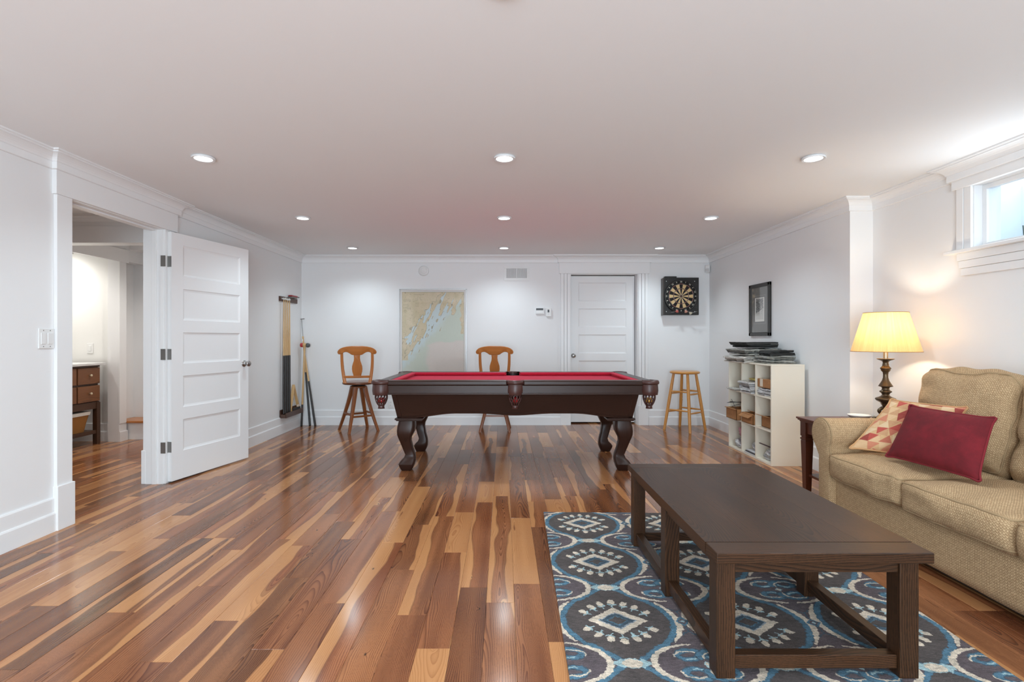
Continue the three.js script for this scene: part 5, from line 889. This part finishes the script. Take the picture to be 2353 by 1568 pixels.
  part('butt', lathe([[0.0001, 0], [0.013, 0], [0.0145, 0.01], [0.0125, 0.735], [0.0001, 0.735]], 16), butt, t); part('shaft', metreUV(lathe([[0.0122, 0.735], [0.0105, 1.2], [0.012, 1.225], [0.0001, 1.235]], 16)), maple, t); part('rod', lathe([[0.0042, 1.23], [0.0036, 1.465], [0.0001, 1.465]], 10), brushed, t); part('cross_head', [new THREE.BoxGeometry(0.075, 0.009, 0.012).translate(0, 1.468, 0), new THREE.SphereGeometry(0.009, 12, 8).translate(-0.036, 1.468, 0)], std({ color: lin(0.14, 0.12, 0.1), metalness: 0.5, roughness: 0.4 }), t);
  t = lean('mallet', 'wooden mallet with red and grey ends leaning in the corner beside the rack', 'mallet', V(-2.742, 0, 7.085), V(-2.692, 1.1, 7.07));
  part('grip', lathe([[0.0001, 0], [0.013, 0], [0.014, 0.02], [0.0125, 0.3], [0.0001, 0.3]], 16), butt, t); part('handle', metreUV(lathe([[0.0125, 0.3], [0.012, 0.7], [0.0135, 1.09], [0.0001, 1.09]], 16)), maple, t);
  const hd = part('head', lathe([[0.0001, -0.02], [0.028, -0.02], [0.028, 0.02], [0.0001, 0.02]], 24).rotateZ(Math.PI / 2).translate(0, 1.105, 0), maple, t); part('end_band', lathe([[0.0001, 0.019], [0.0285, 0.019], [0.0285, 0.05], [0.024, 0.055], [0.0001, 0.055]], 24).rotateZ(Math.PI / 2).translate(0, 1.105, 0), std({ color: lin(0.45, 0.03, 0.03), roughness: 0.4 }), hd, 'red mallet end'); part('end_band', lathe([[0.0001, -0.075], [0.018, -0.07], [0.028, -0.055], [0.0305, -0.04], [0.027, -0.025], [0.0001, -0.019]], 24).rotateZ(Math.PI / 2).translate(0, 1.105, 0), std({ color: lin(0.09, 0.1, 0.1), roughness: 0.5 }), hd, 'dark grey rounded mallet end');
}

// ---------------------------------------------------------------- cube shelf with its load
{
  const cream = std({ color: lin(0.86, 0.79, 0.66), roughness: 0.45 }), x0 = 2.5, x1 = 2.812, d0 = 4.874, d1 = 5.8, H = 0.95, T = 0.016;
  const s = thing('cube_shelf', 'cream nine-compartment cube shelf with one side towards the sofa', 'shelf', [(x0 + x1) / 2, 0, (d0 + d1) / 2]);
  const cw = (d1 - d0 - T) / 3, rh = (H - T) / 3, cd = (k) => d0 + T + k * cw, cy = (k) => T + k * rh;      // k = 0 near or low
  part('side_panel', box(x0, x1, 0, H - T, d0, d0 + T, 0.001), cream, s); part('side_panel', box(x0, x1, 0, H - T, d1 - T, d1, 0.001), cream, s);
  part('top_panel', box(x0 - 0.002, x1, H - T, H, d0 - 0.002, d1 + 0.002, 0.002), cream, s); part('bottom_panel', box(x0, x1, 0, T, d0 + T, d1 - T), cream, s); part('back_panel', box(x1 - 0.006, x1, T, H - T, d0 + T, d1 - T), cream, s);
  for (const k of [1, 2]) { part('shelf_board', box(x0 + 0.002, x1 - 0.006, cy(k) - T, cy(k), d0 + T, d1 - T, 0.001), cream, s); }
  for (const k of [1, 2]) for (let r = 0; r < 3; r++) part('divider', box(x0 + 0.002, x1 - 0.006, cy(r), cy(r + 1) - T, cd(k) - T, cd(k)), cream, s);
  // folded sheets: a strip folded back and forth, run along d
  const folded = (xa, xb, y, layers, th, da, db, seed, sag = 0) => {
    const path = []; for (let i = 0; i < layers; i++) { const f = i % 2 ? -1 : 1, xl = xa + 0.035 * hash(i >> 1, 1, seed), xh = xb - 0.035 * hash((i + 1) >> 1, 2, seed), a = f > 0 ? xl : xh, b = f > 0 ? xh : xl; for (let k = 0; k <= 8; k++) { const t = k / 8; path.push([lerp(a, b, t) + (k === 8 ? f * th * 0.5 : 0) + (k === 0 && i ? f * -th * 0.5 : 0), y + (i + 0.5) * th + th * 0.22 * vn(t * 3, i, seed) + (k === 8 && i < layers - 1 ? th * 0.3 : 0)]); } }
    const rings = [], n = 10; for (let q = 0; q <= n; q++) { const d = lerp(da, db, q / n), ring = []; const off = (p, sgn, i) => { const A = path[Math.max(0, i - 1)], B = path[Math.min(path.length - 1, i + 1)], dx = B[0] - A[0], dy = B[1] - A[1], l = Math.hypot(dx, dy) || 1; let yy = p[1] + sgn * dx / l * th * 0.44; const xx = p[0] - sgn * dy / l * th * 0.44 + 0.012 * vn(q * 0.7, i * 0.3, seed + 1); const over = Math.max(0, x0 - 0.01 - xx); if (sag) yy -= sag * over; return V(xx, Math.max(y + 0.0015 - (sag ? sag * over : 0), yy + 0.3 * th * vn(q * 0.8, i * 0.12, seed + 2)), d + 0.016 * vn(i * 0.4, q * 0.1, seed + 3)); }; path.forEach((p, i) => ring.push(off(p, 1, i))); for (let i = path.length - 1; i >= 0; i--) ring.push(off(path[i], -1, i)); rings.push(ring); }
    return loftShape(rings);
  };
  const loftShape = (rings) => {                                   // like loft, with end caps cut as polygons
    const n = rings[0].length, pos = []; for (let i = 0; i < rings.length - 1; i++) for (let j = 0; j < n; j++) { const a = rings[i][j], b = rings[i][(j + 1) % n], c = rings[i + 1][(j + 1) % n], e = rings[i + 1][j]; pos.push(a, b, c, a, c, e); }
    for (const k of [0, rings.length - 1]) for (const t of THREE.ShapeUtils.triangulateShape(rings[k].map((v) => new THREE.Vector2(v.x, v.y)), [])) pos.push(...t.map((q) => rings[k][q]));
    const g = new THREE.BufferGeometry().setFromPoints(pos); return metreUV(toCreasedNormals(g, 0.9), 'y');
  };
  const stripe = (cols, seed) => { const t = dataTex(64, 256, (a, w, h) => { for (let j = 0; j < h; j++) for (let i = 0; i < w; i++) { const c = cols[Math.floor((j / h) * cols.length * 2) % cols.length], f = 1 + 0.14 * vn(i / 3, j / 3, seed) + 0.16 * vn(i / 14, j / 14, seed + 1), o = (j * w + i) * 4; for (let z = 0; z < 3; z++) a[o + z] = clamp(c[z] * f, 0, 255); a[o + 3] = 255; } }); t.repeat.set(4, 9); return t; };
  const dark = std({ map: stripe([[42, 43, 42], [58, 58, 56], [36, 37, 37]], 3), roughness: 0.9 }), mid = std({ map: stripe([[128, 128, 122], [176, 175, 168], [96, 97, 94]], 5), roughness: 0.9 }), pale = std({ map: stripe([[196, 192, 184], [168, 164, 156], [206, 203, 196]], 7), roughness: 0.8 });
  const bag = phys({ map: stripe([[176, 174, 172], [205, 204, 204], [150, 148, 148]], 9), roughness: 0.35, clearcoat: 0.4 });
  one('folded_cloth', folded(2.425, 2.79, H, 4, 0.016, 5.3, 5.78, 11, 0.2), pale, 'pale grey folded cloths hanging over the far front edge of the cube shelf', 'cloth');
  one('folded_cloth', folded(2.45, 2.79, H + 0.07, 4, 0.017, 5.29, 5.74, 12), mid, 'grey striped folded cloth on the pale cloths on the cube shelf', 'cloth');
  one('folded_cloth', folded(2.52, 2.8, H + 0.001, 5, 0.014, 5.0, 5.26, 13), mid, 'grey striped folded cloth lying straight on the cube shelf top', 'cloth');
  one('folded_cloth', folded(2.47, 2.79, H + 0.146, 3, 0.02, 5.3, 5.72, 14), dark, 'charcoal folded cloth on top of the striped pile on the cube shelf', 'cloth');
  one('folded_cloth', folded(2.55, 2.8, H + 0.076, 3, 0.017, 5.0, 5.25, 15), dark, 'charcoal folded cloth with rolled ends at the near end of the pile', 'cloth');
  // compartments: row 2 is the top, column 0 the nearest
  const cell = (c, r) => ({ da: cd(c) + 0.006, db: cd(c + 1) - T - 0.006, y: cy(r) + 0.0006 });
  let c = cell(1, 2); one('folded_bag', folded(2.46, 2.78, c.y, 6, 0.019, c.da + 0.018, c.db - 0.018, 21), bag, 'stack of folded grey plastic bags in the top middle compartment', 'bags');
  one('folded_paper', folded(2.53, 2.78, c.y + 0.12, 2, 0.012, c.da + 0.018, c.db - 0.06, 22), std({ color: lin(0.62, 0.5, 0.16), roughness: 0.6 }), 'yellow folded paper on the bags in the top middle compartment', 'paper');
  c = cell(0, 2); one('folded_bag', folded(2.49, 2.78, c.y, 4, 0.018, c.da + 0.018, c.db - 0.018, 23), bag, 'crumpled grey plastic bags under the taped box in the near compartment', 'bags');
  const cardboard = std({ map: dataTex(128, 128, (a, w, h) => { for (let j = 0; j < h; j++) for (let i = 0; i < w; i++) { const k = 1 + 0.06 * vn(i / 2, j / 9, 3) + 0.05 * vn(i / 20, j / 20, 4), o = (j * w + i) * 4; a[o] = 166 * k; a[o + 1] = 116 * k; a[o + 2] = 72 * k; a[o + 3] = 255; } }), roughness: 0.85 }); cardboard.map.repeat.set(4, 4);
  { const y = c.y + 0.079, t = thing('cardboard_box', 'closed brown cardboard box with pale tape on the crumpled bags', 'box', [2.64, y, (c.da + c.db) / 2]); part('body', box(2.51, 2.78, y, y + 0.082, c.da + 0.004, c.db - 0.01, 0.003, 'z'), cardboard, t); const m = lerp(c.da, c.db, 0.68); part('tape', [box(2.5095, 2.78, y + 0.081, y + 0.0826, m - 0.028, m + 0.028), box(2.5092, 2.511, y + 0.008, y + 0.0826, m - 0.028, m + 0.028)], std({ color: lin(0.68, 0.6, 0.48), roughness: 0.4 }), t); }
  c = cell(2, 2); one('paper_sheet', folded(2.43, 2.78, c.y, 2, 0.009, c.da + 0.02, c.db - 0.01, 24), pale, 'pale folded sheet sticking out of the top far compartment', 'paper');
  const openBox = (label, c, h, w, flap, dx = 0) => { const y = c.y, t = thing('cardboard_box', label, 'box', [2.62, y, (c.da + c.db) / 2]), a = c.da + 0.012, b = c.db - 0.012, xa = 2.49 + dx, xb = xa + w, q = 0.004; part('body', [box(xa, xb, y, y + q, a, b), box(xa, xa + q, y, y + h, a, b), box(xb - q, xb, y, y + h, a, b), box(xa, xb, y, y + h, a, a + q), box(xa, xb, y, y + h, b - q, b)], cardboard, t); flap.forEach(([fx, fa, fb, tilt, fl]) => { const g = new THREE.BoxGeometry(fl, 0.004, (fb - fa) * (b - a)); g.translate(-fl / 2, 0, 0); g.rotateZ(tilt); g.translate(xa + fx, y + h, -lerp(a, b, (fa + fb) / 2)); part('flap', metreUV(g, 'z'), cardboard, t); }); };
  openBox('plain brown cardboard box in the far middle compartment', cell(2, 1), 0.115, 0.26, [[0, 0, 1, 0.1, 0.02]], -0.03); openBox('open cardboard box with a torn front flap in the centre compartment', cell(1, 1), 0.1, 0.26, [[0.02, 0.1, 1, 0.55, 0.07], [0.09, 0, 0.7, -0.4, 0.07]], 0); openBox('brown cardboard box with raised flap in the near middle compartment', cell(0, 1), 0.1, 0.2, [[0.02, 0.1, 0.95, -0.25, 0.1]], 0.06);
  c = cell(2, 1); one('wire_rack', [0, 1, 2, 3].map((k) => bar(V(2.46 + k * 0.012, c.y + 0.16 + k * 0.004, c.db - 0.03), V(2.66 + k * 0.01, c.y + 0.2 - k * 0.012, c.da + 0.03 + k * 0.03), 0.0025)).concat([bar(V(2.47, c.y + 0.122, c.da + 0.05), V(2.5, c.y + 0.2, c.db - 0.05), 0.0025), bar(V(2.5, c.y + 0.122, c.db - 0.06), V(2.62, c.y + 0.2, c.da + 0.06), 0.0025)]), plasticDark, 'dark wires resting on the plain cardboard box in the shelf', 'wires');
  const lump = (cx, cy2, cdp, rx, ry, rz, seed, rough = 0.35) => { const g = new THREE.IcosahedronGeometry(1, 10); deform(g, (v) => { const n = 1 + rough * fbm(v.x * 2.1 + 5, v.y * 2.1 + v.z * 2.4, seed) + 0.12 * Math.abs(vn(v.x * 5 + v.z * 4, v.y * 5, seed + 3)); v.set(v.x * n * rx, Math.max(-0.8, v.y * n) * ry, v.z * n * rz); }); const q = smooth(g, 2.0); q.computeBoundingBox(); q.translate(cx, cy2 - q.boundingBox.min.y, -cdp); return metreUV(q); };
  c = cell(2, 0); one('plastic_bag', lump(2.63, c.y, (c.da + c.db) / 2, 0.1, 0.055, 0.1, 31), bag, 'white plastic bag at the bottom of the far low compartment', 'bag'); one('cloth_bundle', lump(2.63, c.y + 0.12, (c.da + c.db) / 2 - 0.02, 0.09, 0.06, 0.085, 32, 0.5), phys({ color: lin(0.5, 0.24, 0.27), roughness: 0.6 }), 'dusty pink bundle on the white bag in the low compartment', 'bundle');
  c = cell(1, 0); for (let k = 0; k < 3; k++) one('magazine', box(2.5 + 0.006 * k, 2.72, c.y + k * 0.0125, c.y + k * 0.0125 + 0.011, c.da + 0.01, c.db - 0.05 - 0.01 * k, 0.002), k === 1 ? std({ color: lin(0.06, 0.06, 0.065), roughness: 0.4 }) : std({ color: lin(0.66, 0.66, 0.66), roughness: 0.4 }), ['white magazine at the bottom of the stack in the low centre compartment', 'dark magazine in the middle of the stack in the low centre compartment', 'white magazine on top of the stack in the low centre compartment'][k], 'magazine');
  one('plastic_bag', lump(2.62, c.y + 0.0385, c.da + 0.12, 0.075, 0.045, 0.085, 33), bag, 'crumpled clear bag on the magazines in the low centre compartment', 'bag');
  c = cell(0, 0); one('plastic_bag', lump(2.64, c.y, (c.da + c.db) / 2, 0.105, 0.07, 0.105, 34, 0.25), bag, 'puffy white plastic bag in the low compartment beside the end table', 'bag');
  one('ruler', box(2.515, 2.53, c.y + 0.145, c.y + 0.152, c.da + 0.002, c.db - 0.03, 0.001), std({ color: lin(0.05, 0.02, 0.02), roughness: 0.5 }), 'thin dark stick lying across the puffy white bag', 'stick');
}

// ---------------------------------------------------------------- washroom vanity and basket
{
  const dk = std({ map: woodTex([88, 58, 38], [50, 32, 22], 57, 80, 0.8, 0.5), roughness: 0.4 }), md = std({ map: woodTex([142, 92, 54], [92, 56, 32], 58, 90, 0.9, 0.6), roughness: 0.38 });
  const x0 = -5.12, x1 = -4.605, d0 = 5.3, d1 = 5.965, t = thing('vanity', 'brown wooden washroom vanity with marble top, drawers and open shelf', 'vanity', [(x0 + x1) / 2, 0, (d0 + d1) / 2]);
  part('countertop', box(x0 - 0.02, x1 + 0.035, 0.892, 0.918, d0 - 0.03, d1 + 0.04, 0.004), std({ color: lin(0.72, 0.72, 0.71), roughness: 0.25 }), t, 'white marble top');
  part('body', [box(x0, x1 - 0.02, 0.47, 0.892, d0 + 0.01, d1 - 0.01, 0.002, 'z'), box(x0, x1 - 0.008, 0.4, 0.48, d0, d1, 0.003, 'z'), box(x0, x1 - 0.006, 0.872, 0.892, d0, d1, 0.002, 'z')], dk, t);
  for (const x of [x0, x1 - 0.05]) for (const d of [d0, d1 - 0.05]) part('leg', box(x, x + 0.052, 0, 0.47, d, d + 0.05, 0.003), dk, t);
  for (const [a, b] of [[d0 + 0.015, 5.63], [5.645, d1 - 0.012]]) for (const [ya, yb] of [[0.487, 0.664], [0.686, 0.868]]) {
    const dr = part('drawer', box(x1 - 0.022, x1 + 0.006, ya, yb, a, b, 0.006, 'z'), md, t); const q = lathe([[0.0001, 0], [0.008, 0], [0.006, 0.012], [0.013, 0.018], [0.015, 0.025], [0.01, 0.031], [0.0001, 0.032]], 18); q.rotateZ(-Math.PI / 2); q.translate(x1 + 0.006, (ya + yb) / 2 + 0.005, -(a + b) / 2); part('knob', q, std({ color: lin(0.78, 0.68, 0.5), metalness: 0.6, roughness: 0.3 }), dr, 'small pale brass knob');
  }
  part('lower_shelf', [box(x0 + 0.02, x1 - 0.02, 0.135, 0.153, d0 + 0.02, d1 - 0.02, 0.002, 'z'), box(x1 - 0.03, x1 - 0.008, 0.118, 0.158, d0 + 0.04, d1 - 0.04, 0.003, 'z')], dk, t);
  const wick = dataTex(256, 256, (a, w, h) => { for (let j = 0; j < h; j++) for (let i = 0; i < w; i++) { const r = Math.floor(j / 8), k = clamp(0.55 + 0.45 * Math.sin((i / 16 + (r % 2) * 0.5) * 6.283) * Math.sin((j % 8) / 8 * Math.PI) + 0.15 * vn(i / 3, j / 3, 3)), o = (j * w + i) * 4; a[o] = lerp(112, 206, k); a[o + 1] = lerp(70, 146, k); a[o + 2] = lerp(28, 74, k); a[o + 3] = 255; } }); wick.repeat.set(7, 7);
  const b = thing('wicker_basket', 'golden wicker basket with white liner on the vanity shelf', 'basket', [-4.78, 0.154, 5.68]), bx = -4.78, bd = 5.68;
  const ring = (y, hw, hd) => rsq(hw, hd, 0.04, 5).map(([u, v]) => new THREE.Vector3(bx + u, y, -bd + v));
  part('body', loft([ring(0.154, 0.115, 0.15), ring(0.26, 0.13, 0.168), ring(0.355, 0.146, 0.19)], 0.9), std({ map: wick, bumpMap: wick, bumpScale: 0.003, roughness: 0.7 }), b);
  part('liner', loft([ring(0.34, 0.15, 0.195), ring(0.376, 0.154, 0.2), ring(0.378, 0.146, 0.19)], 0.6), std({ color: lin(0.78, 0.76, 0.7), roughness: 0.9 }), b, 'white cloth liner');
}

renderer.render(scene, camera);
